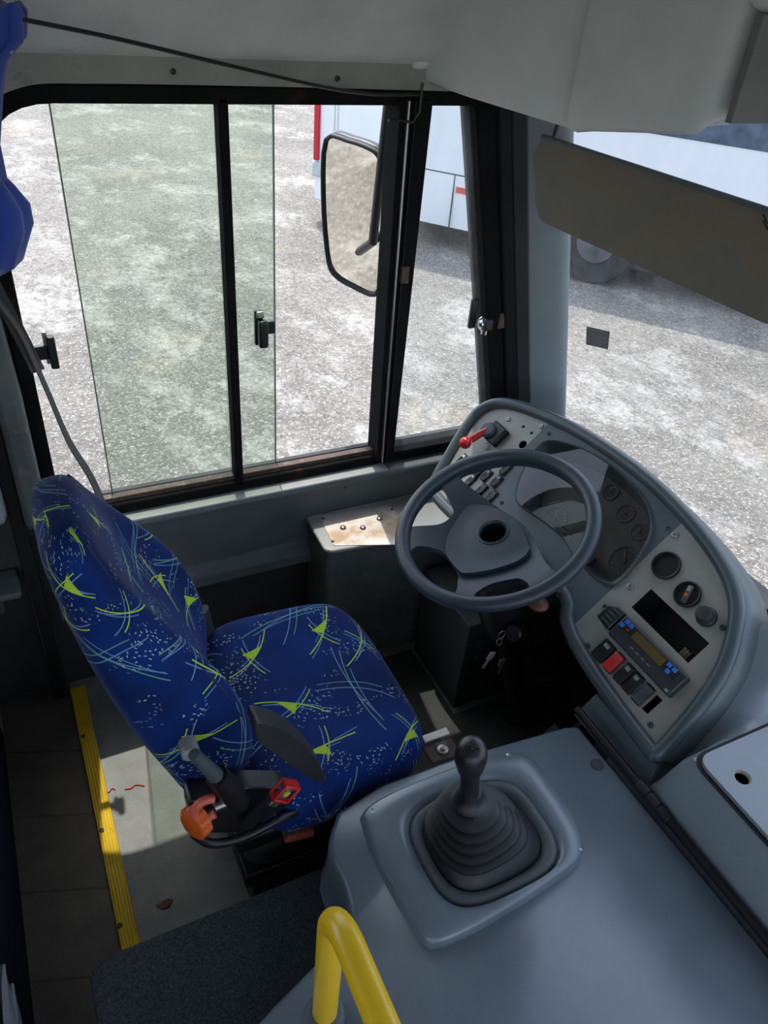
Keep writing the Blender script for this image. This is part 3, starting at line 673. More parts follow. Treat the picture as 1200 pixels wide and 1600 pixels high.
# ------------------------------------------------------------------ console box left of the wheel
cz = -1.272
kx = empty('side_console', (.72, 1.48, FZ), 'grey floor console with stained metal top plate between seat and dashboard', 'console')
pl = [(.622, 1.566), (.618, 1.418), (.632, 1.404), (1.06, 1.365), (1.08, 1.40), (1.04, 1.566)]
P = [(p[0], p[1]) for p in round_poly(pl, .012, 4)]
build(MB().prism(P, XYZ, cz - .012, cz), 'top', MT['greycap'], kx, bevel=.005, seg=3)
P = [(.632, 1.57), (.63, 1.42), (.64, 1.41), (1.05, 1.38), (1.05, 1.57)]
build(MB().prism(P, XYZ, FZ, cz - .012), 'case', MT['darkg'], kx, bevel=.006)
corners = [onZ(500, 807, cz), onZ(608, 789, cz), onZ(629, 812, cz), onZ(640, 830, cz), onZ(645, 851, cz), onZ(520, 853, cz)]
P = [(p.x, p.y) for p in round_poly([(c.x, c.y, 0) for c in corners], .006, 3)]
tp = build(MB().prism(P, XYZ, cz, cz + .0015), 'metal_plate', MT['stain'], kx, bevel=.0006)
for px, py in ((536, 825), (567, 825), (593, 811)):
    build(MB().lathe(onZ(px, py, cz + .0015), (0, 0, 1), [(.0085, 0), (.0085, .002), (.0068, .0045), (.003, .0058), (.0005, .006)], 20), 'dome_button', metal('dull_dome', (.32, .28, .26), .3), kx)
for px, py in ((505, 810), (520, 846), (612, 796), (643, 815)):
    build(MB().lathe(onZ(px, py, cz + .0015), (0, 0, 1), [(.0045, 0), (.0045, .001), (.003, .002), (.001, .0012)], 12), 'screw', MT['rust'], tp)

# ------------------------------------------------------------------ dashboard
db = empty('dashboard', (1.05, 1.0, -1.3), 'curved slate grey dashboard with instruments, switches and radio', 'dashboard')
loop = [(-.243, 1.430), (-.165, 1.462), (-.075, 1.492), (-.020, 1.497), (.025, 1.468), (.055, 1.405), (.078, 1.32), (.098, 1.22), (.110, 1.10), (.113, .98), (.106, .88), (.090, .78), (.066, .695), (.035, .640), (-.01, .600), (-.07, .566), (-.14, .546), (-.22, .534), (-.258, .531), (-.269, .534), (-.272, .545), (-.262, .68), (-.245, .80), (-.225, .86), (-.19, .92), (-.185, 1.18), (-.25, 1.26), (-.262, 1.39)]
LP = [(p.x, p.y) for p in smooth_path([(*p, 0) for p in loop], 5, True)]
lp3 = [dpt(v, y, .004) for v, y in LP]
rim = MB().tube(lp3, .0155, 12, closed=True, up=DN); build(rim, 'rim', MT['rimd'], db, angle=60)
# skirt of the slab behind the rim
a_ = sum(LP[i - 1][0] * LP[i][1] - LP[i][0] * LP[i - 1][1] for i in range(len(LP)))
def grow2(P, f):
    n = len(P); out = []
    for i in range(n):
        u = (V(P[(i + 1) % n]) - V(P[i - 1])).normalized(); nr = V((-u.y, u.x)) * (-1 if a_ > 0 else 1); out.append(tuple(V(P[i]) + nr * f(P[i], nr)))
    return out
def flare(p, nr):
    v, y = p
    f = .010
    if nr.y < 0: f += .012 * max(0, -nr.y - .2) / .8
    if nr.x > 0 and y < 1.25: f += .026 * nr.x * min(1, max(0, (1.25 - y) / .7))
    if nr.x < -.3: f = .001
    return f
R1 = grow2(LP, lambda p, q: .011); R2 = grow2(LP, flare)
def skd(p): return -.10 if p[1] < .60 else -.10 + .025 * min(1, (p[1] - .60) / .2)
m = MB().ring([[dpt(*a, .0) for a in LP], [dpt(*a, -.006) for a in R1], [dpt(*lp_, -.04 if False else -.035) for lp_ in lp(R1, R2, .5)], [dpt(*a, skd(a)) for a in R2], [dpt(*a, -.16) for a in lp(R2, [(-.08, 1.0)] * len(R2), .05)]], cap=False)
build(m, 'side_skirt', MT['dash'], db, angle=50)
def section(y0, y1):
    out = []
    n = len(LP)
    for i in range(n):
        p, q = LP[i - 1], LP[i]
        for yy in (y0, y1):
            pass
        ins = y0 <= q[1] <= y1
        pin = y0 <= p[1] <= y1
        if pin != ins:
            yy = y0 if (p[1] < y0 or q[1] < y0) else y1
            t = (yy - p[1]) / (q[1] - p[1]); out.append((p[0] + (q[0] - p[0]) * t, yy))
        if ins: out.append(q)
    return out
DF = lambda u, v, w: dpt(u, v, w)
def rrect(v0, y0, v1, y1, r=.004, n=3): return [(p[0], p[1]) for p in round_poly([(v0, y0), (v1, y0), (v1, y1), (v0, y1)], r, n)]
def circ(v, y, r, n=28): return [(v + r * math.cos(2 * math.pi * i / n), y + r * math.sin(2 * math.pi * i / n)) for i in range(n)]
def screw(v, y, r=.0065, parent=None, mat='steel', h=.0015):
    s = build(MB().lathe(dpt(v, y, h), DN, [(r, -.001), (r, .0015), (r * .8, .004), (r * .45, .0042), (r * .4, .0015), (.0005, .0015)], 16), 'screw', MT[mat], parent or db)
v1, y1 = dvy(1042, 885); v2, y2 = dvy(1075, 930); v3, y3 = dvy(1105, 965)
sA, sB, sC, sD = dvy(1018, 920), dvy(990, 948), dvy(1103, 1008), dvy(1075, 1042)
slot = [(-.055, .781), (-.055, .618), (-.109, .618), (-.109, .781)]
lastr = rrect(-.232, .598, -.193, .614, .001)
right = build(MB().plate(section(.50, .842), [circ(v1, y1, .027), slot, lastr], DF, -.002, .0015), 'right_panel', MT['gpanel'], db, bevel=.0008)
h3 = [dvy(818, 667), dvy(831, 677), dvy(817, 695)]
left = build(MB().plate(section(1.294, 1.6), [circ(*h3[0], .004, 12), circ(*h3[1], .004, 12), circ(*h3[2], .011, 20)], DF, -.002, .0015), 'left_panel', MT['gpanel'], db, bevel=.0008)
# dark cavity behind the face plates
build(MB().prism(section(.5, 1.6), DF, -.085, -.08), 'cavity_back', MT['black'], db)
# centre section with instrument opening
clo = [(.022, 1.262), (.062, 1.20), (.084, 1.10), (.084, 1.0), (.072, .93), (.035, .872), (-.03, .845), (-.085, .838), (-.112, .853), (-.122, .90), (-.118, .96), (-.108, 1.02), (-.114, 1.10), (-.125, 1.165), (-.115, 1.20), (-.06, 1.24)]
CL = [(p.x, p.y) for p in smooth_path([(*p, 0) for p in clo], 4, True)]
build(MB().plate(section(.842, 1.294), [CL], DF, -.003, .0015), 'centre_panel', MT['dash'], db, bevel=.001)
ci = lambda P, t, c=(-.02, 1.04): [(a[0] + (c[0] - a[0]) * t, a[1] + (c[1] - a[1]) * t) for a in P]
build(MB().ring([[dpt(*a, w) for a in L] for L, w in ((CL, .0015), (CL, .010), (ci(CL, .02), .013), (ci(CL, .05), .006), (ci(CL, .12), -.03), (ci(CL, .16), -.060))], cap=False), 'instrument_hood', MT['rimd'], db, angle=50)
icl = build(MB().prism(ci(CL, .10), DF, -.064, -.060), 'instrument_cluster', plastic('cluster_face', (.06, .056, .05), .5, bs=0), db)
def gauge(v, y, r):
    g = build(MB().lathe(dpt(v, y, -.060), DN, [(r, 0), (r, .003), (r * .94, .003), (r * .93, .001), (.001, .001)], 36), 'gauge', MT['dial'], icl)
    return g
for (v, y, r) in ((dvy(868, 812, -.06)[0], dvy(868, 812, -.06)[1], .032), (-.05, .905, .036), (.03, .99, .022), (.045, 1.06, .02), (.02, .93, .02)):
    g = gauge(v, y, r); mk = MB()
    for i in range(13):
        a = math.radians(-220 + i * 20); c, s = math.cos(a), math.sin(a)
        mk.tube([dpt(v + c * r * .74, y + s * r * .74, -.0584), dpt(v + c * r * .88, y + s * r * .88, -.0584)], .0006, 4)
    # merged printing of the dial
    dm = build(mk, 'scale_marks', MT['dialmark'], icl)
    build(MB().tube([dpt(v, y, -.057), dpt(v + r * .55, y + r * .45, -.057)], .0009, 5), 'needle', MT['dialorange'], icl)
    build(MB().lathe(dpt(v, y, -.058), DN, [(r * .14, 0), (r * .14, .003), (.0005, .003)], 12), 'needle_cap', MT['black'], icl)
bv, by = dvy(893, 850, -.02)
bp = build(MB().prism(rrect(-.112, dvy(920, 885, -.02)[1], -.088, dvy(872, 832, -.02)[1], .006), DF, -.03, -.012), 'button_strip', MT['black'], db, bevel=.002)
for f in (.14, .36, .8):
    y_ = dvy(872, 832, -.02)[1] * (1 - f) + dvy(920, 885, -.02)[1] * f
    build(MB().lathe(dpt(-.10, y_, -.0125), DN, [(.0048, 0), (.0048, .004), (.003, .0055), (.0004, .006)], 12), 'push_button', MT['rimd'], bp)
build(MB().prism(ci(CL, .025), DF, .0085, .0105), 'lens', MT['glens'], db, flat=True)
for px, py in ((858, 678), (784, 786), (1044, 826), (946, 948)): screw(*dvy(px, py), .005, mat='rimd')
for px, py in ((795, 656), (847, 667), (762, 700)): screw(*dvy(px, py), .006)
for px, py in ((1055, 837), (985, 917)): screw(*dvy(px, py), .008)
for px, py in ((1130, 981), (1017, 1133), (919, 1010)): screw(*dvy(px, py), .0065, mat='rimd')
# round vents and knobs on the right panel
vt = build(MB().lathe(dpt(v1, y1, .0015), DN, [(.0295, 0), (.0305, .004), (.029, .008), (.026, .007), (.0235, -.01), (.0215, -.035), (.001, -.036)], 36), 'gauge_socket', MT['black'], db, angle=50)
build(MB().lathe(dpt(v1 - .004, y1 + .002, -.033), DN, [(.011, 0), (.011, .006), (.007, .010), (.0005, .010)], 18).box((-.001, -.001, -.001), (.001, .001, .001), Matrix.Translation(dpt(v1, y1, -.03))), 'inner_socket', MT['rust'], vt)
av = build(MB().lathe(dpt(v2, y2, .0015), DN, [(.0265, 0), (.0275, .004), (.026, .007), (.0235, .0065), (.022, .002), (.019, -.006), (.001, -.007)], 36), 'air_vent', MT['black'], db, angle=50)
M4 = Matrix.Translation(dpt(v2, y2, .004)) @ Matrix((DU, DY, DN)).transposed().to_4x4() @ Matrix.Rotation(.35, 4, 'Z')
build(MB().box((-.0195, -.006, -.004), (.0195, .006, .004), M4), 'vane', MT['rimd'], av, bevel=.002)
build(MB().box((-.006, -.0035, .003), (.001, .0035, .006), M4), 'mark', MT['orange'], av); build(MB().box((.006, -.0035, .003), (.0165, .0035, .0055), M4), 'slot_mark', MT['greycap'], av)
build(MB().lathe(dpt(v3, y3, .0015), DN, [(.020, 0), (.020, .005), (.0185, .008), (.0165, .009), (.0155, .024), (.0135, .027), (.001, .0285)], 24), 'round_knob', plastic('knob_grey', (.03, .033, .034), .45), db, angle=40)
# empty radio slot with connector at its end
dt = [(p[0], p[1]) for p in slot]
build(MB().ring([[dpt(*a, w) for a in dt] for w in (.0015, -.07)], cap=False), 'slot_lining', MT['black'], db)
cc = dpt(*dvy(1072, 1022, -.03), -.03); Mx = Matrix.Translation(cc) @ Matrix((DU, DY, DN)).transposed().to_4x4()
pg = build(MB().box((-.009, -.008, -.02), (.009, .010, .004), Mx), 'wire_connector', plastic('beige_plug', (.32, .25, .17), .5), db, bevel=.001)
m = MB(); [m.box((-.006 + i * .006, -.005 + j * .007, .0038), (-.003 + i * .006, -.0015 + j * .007, .005), Mx) for i in range(3) for j in range(2)]; build(m, 'pin_holes', MT['black'], pg)
# radio
rd = build(MB().prism(rrect(-.180, .590, -.127, .768, .005), DF, -.01, .020), 'radio', plastic('radio_case', (.03, .037, .045), .3), db, bevel=.004, seg=3)
build(MB().prism(rrect(-.150, .602, -.131, .760, .002), DF, .019, .0225), 'radio_face', MT['black'], rd, bevel=.001)
build(MB().prism(rrect(-.1515, .640, -.1335, .724, .001), DF, .0222, .0235), 'display', MT['lcd'], rd)
for (v, y) in ((-.136, .752), (-.147, .756), (-.136, .740), (-.136, .630), (-.136, .616), (-.147, .624)):
    build(MB().prism(rrect(v - .0042, y - .005, v + .0042, y + .005, .001), DF, .0222, .0242), 'button', MT['bluebtn'], rd, bevel=.0008)
for i in range(4): build(MB().prism(rrect(-.1665, .655 + i * .016, -.1645, .664 + i * .016, .0003), DF, .0198, .0206), 'preset_mark', MT['greycap'], rd)
build(MB().prism(rrect(-.1485, .736, -.1435, .741, .001), DF, .0222, .0242), 'red_button', MT['red'], rd)
build(MB().prism(rrect(-.176, .596, -.171, .604, .001), DF, .0198, .0206), 'name_plate', MT['greycap'], rd)
# big rotary dial left of the radio
build(MB().prism([(p[0], p[1]) for p in round_poly([(-.176, .772), (-.128, .772), (-.126, .79), (-.140, .812), (-.172, .812)], .005)], DF, 0, .020), 'heater_switch', MT['black'], db, bevel=.005)
m = MB(); [m.box((-.018 + i * .01, -.014, .0195), (-.014 + i * .01, .010, .0215), Matrix.Translation(dpt(-.150, .790)) @ Matrix((DU, DY, DN)).transposed().to_4x4()) for i in range(4)]; build(m, 'ribs', MT['rimd'], db)
# rocker switches
def rocker(v, y, w, l, mat, mark=True, name='rocker_switch', face=None, hh=.006):
    f = build(MB().prism(rrect(v - l / 2, y - w / 2, v + l / 2, y + w / 2, .0025), DF, 0, .005), name, MT['black'], db, bevel=.0015)
    m = MB(); a = .4
    hs = [(-l / 2 + .002, .005), (-l / 2 + .003, hh + .005), (0, hh), (l / 2 - .003, hh + .003), (l / 2 - .002, .005)]
    m.ring([[dpt(v + h, y + k, z) for h, z in hs] for k in (-w / 2 + .0015, w / 2 - .0015)]); r = build(m, 'rocker', MT[mat], f, bevel=.001)
    if mark:
        build(MB().prism(rrect(v + l * .18, y - w * .22, v + l * .36, y + w * .22, .0008), DF, hh + .003, hh + .0045), 'symbol', MT['white' if mark == 2 else 'greycap'], f)
    return f
for (px, py, mt, mk) in ((940, 1019, 'black', 1), (958, 1036, 'red', 0), (974, 1053, 'black', 1), (987, 1068, 'black', 1), (1003, 1085, 'rimd', 0)):
    v, y = dvy(px, py, .006); rocker(-.212, y, .024 if px > 945 else .032, .046, mt, mk, hh=.012 if mt == 'red' else .006)
# left panel: light lever block, red lever and rocker switches
v, y = dvy(773, 677, .012)
lb = build(MB().prism(rrect(v - .027, y - .03, v + .027, y + .024, .006), DF, 0, .022), 'lever_switch', MT['black'], db, bevel=.004)
a = dpt(v - .006, y + .012, .022)
build(MB().lathe(a, DN, [(.021, 0), (.021, .008), (.018, .012), (.001, .0125)], 24), 'turret', MT['rimd'], lb)
tip = dpt(*dvy(727, 692, .045), .045); st0 = a + DN * .006
stem = MB().tube([st0, st0.lerp(tip, .75)], [.0075, .0105], 14); build(stem, 'lever_stem', MT['red'], lb)
build(MB().ball(tip, .016, 18, 12), 'lever_knob', MT['red'], lb)
sw = [(722, 718, 2), (736, 750, 2), (760, 743, 1), (776, 752, 1), (752, 765, 0), (768, 775, 0), (748, 736, 0), (790, 733, 0)]
for px, py, mk in sw:
    v, y = dvy(px, py, .005)
    rocker(v, y, .020, .036, 'black', mk)
v, y = dvy(703, 795, .0); rocker(-.226, 1.35, .022, .036, 'black', 0)
# raised marks on the skirt
for v_, y_, sh in ((-.105, .5395, (0, 2, 3)), (-.175, .5215, (0, 1, 3))):
    m = MB(); c = dpt(v_, y_, -.05)
    for i in sh:
        q = c + DU * (.006 * (i - 1.5)); m.tube([q - DN * .005, q + DN * .006], .0014, 6)
    m.tube([c - DU * .010 - DN * .005, c + DU * .010 - DN * .004], .0012, 6); build(m, 'embossed_mark', MT['greycap'], db)

# dash lower body to the right, with the lid
def fl(x):
    if x < .912: t = max(0, min(1, (x - .885) / .03)); return -1.245 + .155 * math.sin(t * math.pi / 2)
    return -1.09
def BH(x, y):
    s = min(x - 2.165, -.955 - (x - 1.21) * .75) if x > .98 else x - 2.165
    s = min(s, -.955) if True else s
    s = max(s, -1.235)
    t = max(0, min(1, (y - .468) / .05)); t = t * t * (3 - 2 * t)
    f = fl(x) if x < 1.3 else -1.09 - (x - 1.3) * .25
    return f * (1 - t) + (s if x > .95 else min(s, f)) * t
dbase = empty('front_console', (1.1, .1, -1.7), 'wide grey front console under the windscreen right of the dashboard', 'front console')
m = MB(); rows = []
xs = [.885 + .58 * i / 60 for i in range(61)]; yy = [-.94 + 1.36 * i / 20 for i in range(20)] + [.43 + .012 * i for i in range(11)] + [.6]
for x in xs: rows.append([V((x, y, BH(x, y))) for y in yy] + [V((x, yy[-1], -1.5)), V((x, yy[0], -1.5))])
m.ring(rows); build(m, 'body', MT['base'], dbase, angle=50)
build(MB().box((.886, -.94, -1.69), (.90, .64, -1.24)), 'front_face', MT['dash'], dbase)
build(MB().box((.83, .64, -1.5), (1.2, .66, -1.18)) if False else MB().box((.905, .60, -1.69), (1.15, .64, -1.24)), 'side_face', MT['dash'], dbase, bevel=.01)
build(MB().add([V((.889, .505, -1.25)), V((.889, .715, -1.25)), V((.925, .71, -1.195)), V((.925, .525, -1.195)), V((.904, .505, -1.25)), V((.904, .715, -1.25)), V((.945, .71, -1.195)), V((.945, .525, -1.195))], [(0, 1, 2, 3), (7, 6, 5, 4), (0, 4, 5, 1), (1, 5, 6, 2), (2, 6, 7, 3), (3, 7, 4, 0)]), 'knee_panel', MT['dash'], dbase, bevel=.002)
build(MB().box((1.16, .58, -1.17), (1.335, 1.45, -1.14)), 'sun_block_deck', MT['dash'], dbase)  # hidden slab added to keep sun out of the gap before the windscreen
# lid
lo = round_poly([(.914, .462), (1.40, .462), (1.40, -.3), (.914, -.3)], .03, 8); L = [(p[0], p[1]) for p in lo]
hole = onZ(1160, 1215, -1.082)
build(MB().plate(grow(L, .008), [grow(L, -.004)], XYZ, -1.0905, -1.0885), 'lid_gap', MT['seal'], dbase)
build(MB().plate(L, [circ(hole.x, hole.y, .0145, 24)], XYZ, -1.090, -1.081), 'lid', MT['base'], dbase, bevel=.003)
build(MB().lathe(hole + V((0, 0, -.006)), (0, 0, 1), [(.0125, 0), (.0125, .005), (.0175, .0062), (.0175, .005), (.0148, .003), (.0148, -.0)], 24), 'finger_ring', plastic('beige_ring', (.35, .29, .2), .5), dbase)
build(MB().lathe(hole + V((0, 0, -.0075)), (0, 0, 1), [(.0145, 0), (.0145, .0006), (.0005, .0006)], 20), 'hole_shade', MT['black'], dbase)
# under-dash side plate and footwell pieces
uv_ = [dvy(885, 962), dvy(937, 1020), dvy(950, 945), dvy(905, 900)]
build(MB().prism([dvy(918, 926, -.02), dvy(944, 962, -.02), dvy(912, 1003, -.02), dvy(905, 1012, -.02), dvy(880, 990, -.02), dvy(884, 965, -.02)], DF, -.05, -.014), 'column_side_cover', MT['dash'], db, bevel=.006)

# ------------------------------------------------------------------ steering column, keys, pedals
wc = V((.857, 1.052, -.988)); tl = math.radians(23.8); WN = V((-math.sin(tl), 0, math.cos(tl))); WX = V((math.cos(tl), 0, math.sin(tl))); WYv = V((0, 1, 0))
def wp_(u, v, w=0): return wc + WX * u + WYv * v + WN * w
sc = empty('steering_column', (1.05, 1.05, FZ), 'black steering column below the wheel with ignition lock', 'steering column')
ct = wp_(-.02, 0, -.075); cbm = V((1.06, 1.03, -1.69))
ax = (ct - cbm).normalized(); Lc = (ct - cbm).length
build(MB().lathe(cbm, ax, [(.05, 0), (.05, .05), (.028, .08), (.028, Lc - .3), (.055, Lc - .26), (.062, Lc - .18), (.058, Lc - .02), (.05, Lc)], 28), 'shroud', MT['black'], sc, angle=50)
build(MB().tube(smooth_path([wp_(.05, -.04, -.07), wp_(.04, -.10, -.075), wp_(.02, -.19, -.07)], 4), [.006] * 8 + [.007], 10), 'stalk', MT['black'], sc)
c = onY(840, 942, .88); build(MB().ball(c, (.022, .026, .012), 16, 10), 'hazard_knob', plastic('dull_orange_knob', (.10, .035, .016), .5), sc)
build(MB().tube([c, wp_(-.0, -.05, -.10)], .009, 10), 'hazard_stem', MT['black'], sc)
kp = onY(784, 1000, .96)
ig = build(MB().lathe(kp + V((.03, 0, .01)), V((-1, -.4, .4)), [(.02, -.03), (.02, .0), (.016, .004), (.003, .005)], 20), 'ignition_lock', MT['black'], sc)
ks = empty('key_ring', kp + V((0, 0, -.06)), 'bunch of keys hanging from the ignition lock', 'keys')
m = MB(); c = onY(784, 992, .95); m.tube([c + V((math.cos(a) * .009, 0, math.sin(a) * .012)) for a in [i * .5236 for i in range(12)]], .0011, 6, closed=True); build(m, 'ring', MT['steel'], ks)
m = MB(); c2 = onY(780, 1003, .948); m.tube([c2 + V((math.cos(a) * .007, .003 * math.sin(a), math.sin(a) * .007)) for a in [i * .5236 for i in range(12)]], .0011, 6, closed=True); build(m, 'ring', MT['steel'], ks)
for (px, py, rx) in ((765, 1028, .4), (783, 1038, 0)):
    c3 = onY(px, py, .945); M_ = Matrix.Translation(c3) @ Matrix.Rotation(rx, 4, 'Y')
    build(MB().box((-.009, -.0012, -.004), (.009, .0012, .018), M_).box((-.0035, -.001, -.032), (.0035, .001, -.004), M_), 'key', MT['steel'] if rx == 0 else MT['greycap'], ks, bevel=.001)
pdl = []
for (x, y, z, w, lab) in ((1.02, .86, -1.60, .035, 'brake pedal, middle of the dark footwell'), (1.04, .74, -1.63, .03, 'narrow accelerator pedal beside the engine cover')):
    p = empty('pedal', (x, y, FZ), lab, 'pedal')
    Mp = Matrix.Translation((x, y, z)) @ Matrix.Rotation(-.7, 4, 'Y')
    build(MB().box((-.045, -w, -.008), (.045, w, .008), Mp), 'pad', MT['rubber'], p, bevel=.005)
    m = MB(); [m.box((-.04 + i * .016, -w * .85, .007), (-.034 + i * .016, w * .85, .011), Mp) for i in range(6)]; build(m, 'grip', MT['rubber'], p)
    build(MB().tube([V((x, y, z)), V((x + .06, y, z + .02)), V((1.265, y, z + .12))], .01, 10), 'arm', MT['rust'], p)
hbx = empty('heater_shade_box', (1.05, 1.2, FZ), 'dark perforated heater box under the dashboard, added to shade the footwell', 'heater box')  # perforated face, its box also added to keep sun off the footwell
m = MB().box((.90, 1.12, FZ), (1.265, 1.36, -1.38))
for i in range(9):
    for j in range(4): m.box((.93 + i * .035, 1.114, -1.64 + j * .06), (.955 + i * .035, 1.121, -1.62 + j * .06))
build(m, 'case', MT['darkw'], hbx, bevel=.01)
build(MB().box((.62, .72, FZ), (.89, 1.36, FZ + .006)).box((.89, .72, FZ), (1.26, 1.10, FZ + .006)), 'footwell_mat', plastic('footwell_mat', (.03, .032, .028), .8, .3, grain=300, bs=.6), label='dark rubber mat covering the footwell floor', cat='mat')
build(MB().box((1.0, 1.372, FZ), (1.02, 1.375, FZ + .2)), 'x', MT['darkw']) if False else None

# ------------------------------------------------------------------ steering wheel
swh = empty('steering_wheel', wc + WN * -.08, 'dark blue grey steering wheel with four spokes and open centre hole', 'steering wheel')
m = MB(); RM = .2085; rings = []
N = 96
for i in range(N):
    a = 2 * math.pi * i / N; c = wp_(RM * math.cos(a), RM * math.sin(a)); er = (WX * math.cos(a) + WYv * math.sin(a))
    rings.append([c + er * (.0165 * math.cos(b)) + WN * (.0150 * math.sin(b)) for b in [2 * math.pi * k / 16 for k in range(16)]])
m.ring(rings, loop=True); build(m, 'rim', MT['wheel'], swh, angle=70)
ULo = [(-.043, .195), (-.030, .188), (-.040, .128), (-.050, .112), (-.074, .103), (-.100, .105), (-.141, .123), (-.150, .132), (-.116, .165), (-.075, .186)]
TOo = [(.040, .192), (.12, .155), (.170, .10), (.196, .02), (.190, -.05), (.160, -.113), (.103, -.165), (.050, -.189), (.028, -.180), (.030, -.14), (.052, -.067), (.058, -.006), (.040, .081), (.030, .119), (.018, .165), (.020, .188)]
LLo = [(-.162, .068), (-.128, .040), (-.122, .013), (-.127, -.045), (-.138, -.066), (-.158, -.095), (-.176, -.075), (-.194, -.015), (-.195, .030), (-.186, .058)]
BOo = [(-.085, -.118), (-.045, -.135), (-.033, -.150), (-.032, -.175), (-.045, -.189), (-.085, -.175), (-.125, -.146), (-.133, -.130), (-.120, -.122)]
rnd = lambda P, n=4: [(p.x, p.y) for p in smooth_path([(*p, 0) for p in P], n, True)]
def dish(u, v, w):
    r = math.hypot(u, v); t = max(0, min(1, (r - .07) / (.20 - .07))); t = t * t * (3 - 2 * t); return wp_(u, v, -.036 * (1 - t) - .004 * t + w)
outer = [(.204 * math.cos(2 * math.pi * i / 96), .204 * math.sin(2 * math.pi * i / 96)) for i in range(96)]
build(MB().plate(outer, [rnd(ULo), rnd(TOo), rnd(LLo), rnd(BOo), circ(-.008, .004, .0315, 28)], dish, -.020, .0, .012), 'spokes', MT['wheel'], swh, bevel=.0035, seg=3, angle=45)
hp = [(.002, .101), (.030, .071), (.044, .029), (.048, -.010), (.034, -.068), (.022, -.090), (-.010, -.099), (-.068, -.084), (-.114, -.064), (-.124, -.046), (-.121, .013), (-.092, .057), (-.054, .085), (-.02, .102)]
HP = rnd(hp, 4); hc = (-.006, .005)
hc = wp_(-.008, .004, 0)
build(MB().plate(HP, [circ(-.008, .004, .0305, 28)], lambda u, v, w: wp_(u, v, dish(u, v, 0).__sub__(wp_(u, v)).dot(WN) + w + .004 - .003 * ((u + .03) ** 2 + v * v) / .01), -.006, .010, .010), 'hub_pad', MT['hub'], swh, bevel=.004, seg=3, angle=40)
build(MB().lathe(wp_(-.008, .004, -.024), WN, [(.0365, -.002), (.036, .0035), (.0325, .0045), (.0292, .001), (.0288, -.004)], 32, cap=False), 'hub_hole_ring', MT['hub'], swh, angle=40)
build(MB().lathe(wp_(-.008, .004, -.03), WN, [(.0292, .002), (.0285, -.034), (.0005, -.035)], 32, cap=False), 'hub_socket', MT['black'], swh, angle=40)
build(MB().lathe(wp_(-.008, .004, -.064), WN, [(.014, 0), (.014, .006), (.003, .007)], 6), 'hub_nut', MT['black'], swh)
build(MB().lathe(wp_(-.03, 0, -.125), WN, [(.055, 0), (.070, .02), (.075, .045)], 28), 'hub_back', MT['black'], swh)

# ------------------------------------------------------------------ driver seat
ST = empty('driver_seat', (.3, .95, FZ), 'blue patterned driver seat with yellow green streaks on a black pedestal', 'driver seat')
YC = .955
# backrest: centre line and half widths per height
prof = [  # zc, front x, back x, half width, bolster height, centre y
    (-1.232, .185, .128, .140, .000, .955), (-1.218, .205, .112, .168, .004, .955), (-1.17, .224, .092, .186, .014, .955), (-1.11, .222, .075, .196, .026, .955), (-1.02, .196, .045, .203, .038, .955), (-.93, .160, .020, .200, .040, .955), (-.86, .125, .002, .184, .030, .955),
    (-.80, .098, -.010, .168, .018, .948), (-.745, .076, -.018, .150, .010, .935), (-.70, .060, -.023, .130, .006, .918), (-.66, .048, -.026, .112, .003, .902), (-.63, .040, -.023, .094, .0, .89), (-.612, .024, -.010, .065, .0, .885)]
rings = []; uvs = {}; idx = 0; NP = 48; per = []
for i, (z, xf, xb, hw, bo, YC_) in enumerate(prof):
    xm = (xf + xb) / 2; hx_ = (xf - xb) / 2; ring = []
    for k in range(NP):
        t = 2 * math.pi * k / NP; c, s = math.cos(t), math.sin(t); e = 2 / 3.4
        dx = hx_ * abs(c) ** e * (1 if c >= 0 else -1); dy = hw * abs(s) ** e * (1 if s >= 0 else -1)
        q = abs(dy) / hw
        if c > 0:
            b = math.exp(-((q - .80) / .17) ** 2); dx += bo * b * 1.0 - .016 * (1 - min(1, q / .6) ** 2) * (bo > .01) - hx_ * .0
        lean = (.222 - .125) * 0
        ring.append(V((xm + dx, YC_ + dy, z + dx * .12)))
    rings.append(ring)
m = MB(); cum = 0
for i, r in enumerate(rings):
    if i: cum += ((rings[i][0] - rings[i - 1][0]).length + (rings[i][NP // 2] - rings[i - 1][NP // 2]).length) / 2
    ac = 0
    for k in range(NP):
        if k: ac += (rings[5][k] - rings[5][k - 1]).length
        uvs[i * NP + k] = (ac, cum)
m.ring(rings); m.uv = uvs
back = build(m, 'backrest', MT['fabric'], ST, sub=2)
# fix the wrap seam of the uv by turning the last strip's coordinates
me = back.data; ul = me.uv_layers[0].data
tot = sum((rings[5][k] - rings[5][k - 1]).length for k in range(NP))
for p in me.polygons:
    us = [ul[l].uv[0] for l in p.loop_indices]
    if len(us) == 4 and max(us) - min(us) > tot / 2:
        for l in p.loop_indices:
            if ul[l].uv[0] < tot / 2: ul[l].uv = (ul[l].uv[0] + tot, ul[l].uv[1])
    elif len(us) > 4:
        for l in p.loop_indices: co = me.vertices[me.loops[l].vertex_index].co; ul[l].uv = (co.y, co.x)
def ringpt(i, k): return rings[i][k % NP]
# piping along the bolster edges
for side in (1, -1):
    pts = []
    for i in range(4, 12):
        k = 7 * side; p = ringpt(i, k); c = V(((prof[i][1] + prof[i][2]) / 2, prof[i][5], prof[i][0])); pts.append(c + (p - c) * .975)
    build(MB().tube(smooth_path(pts, 4), .0026, 6), 'seam', plastic('navy_piping', (.003, .010, .06), .7), back)
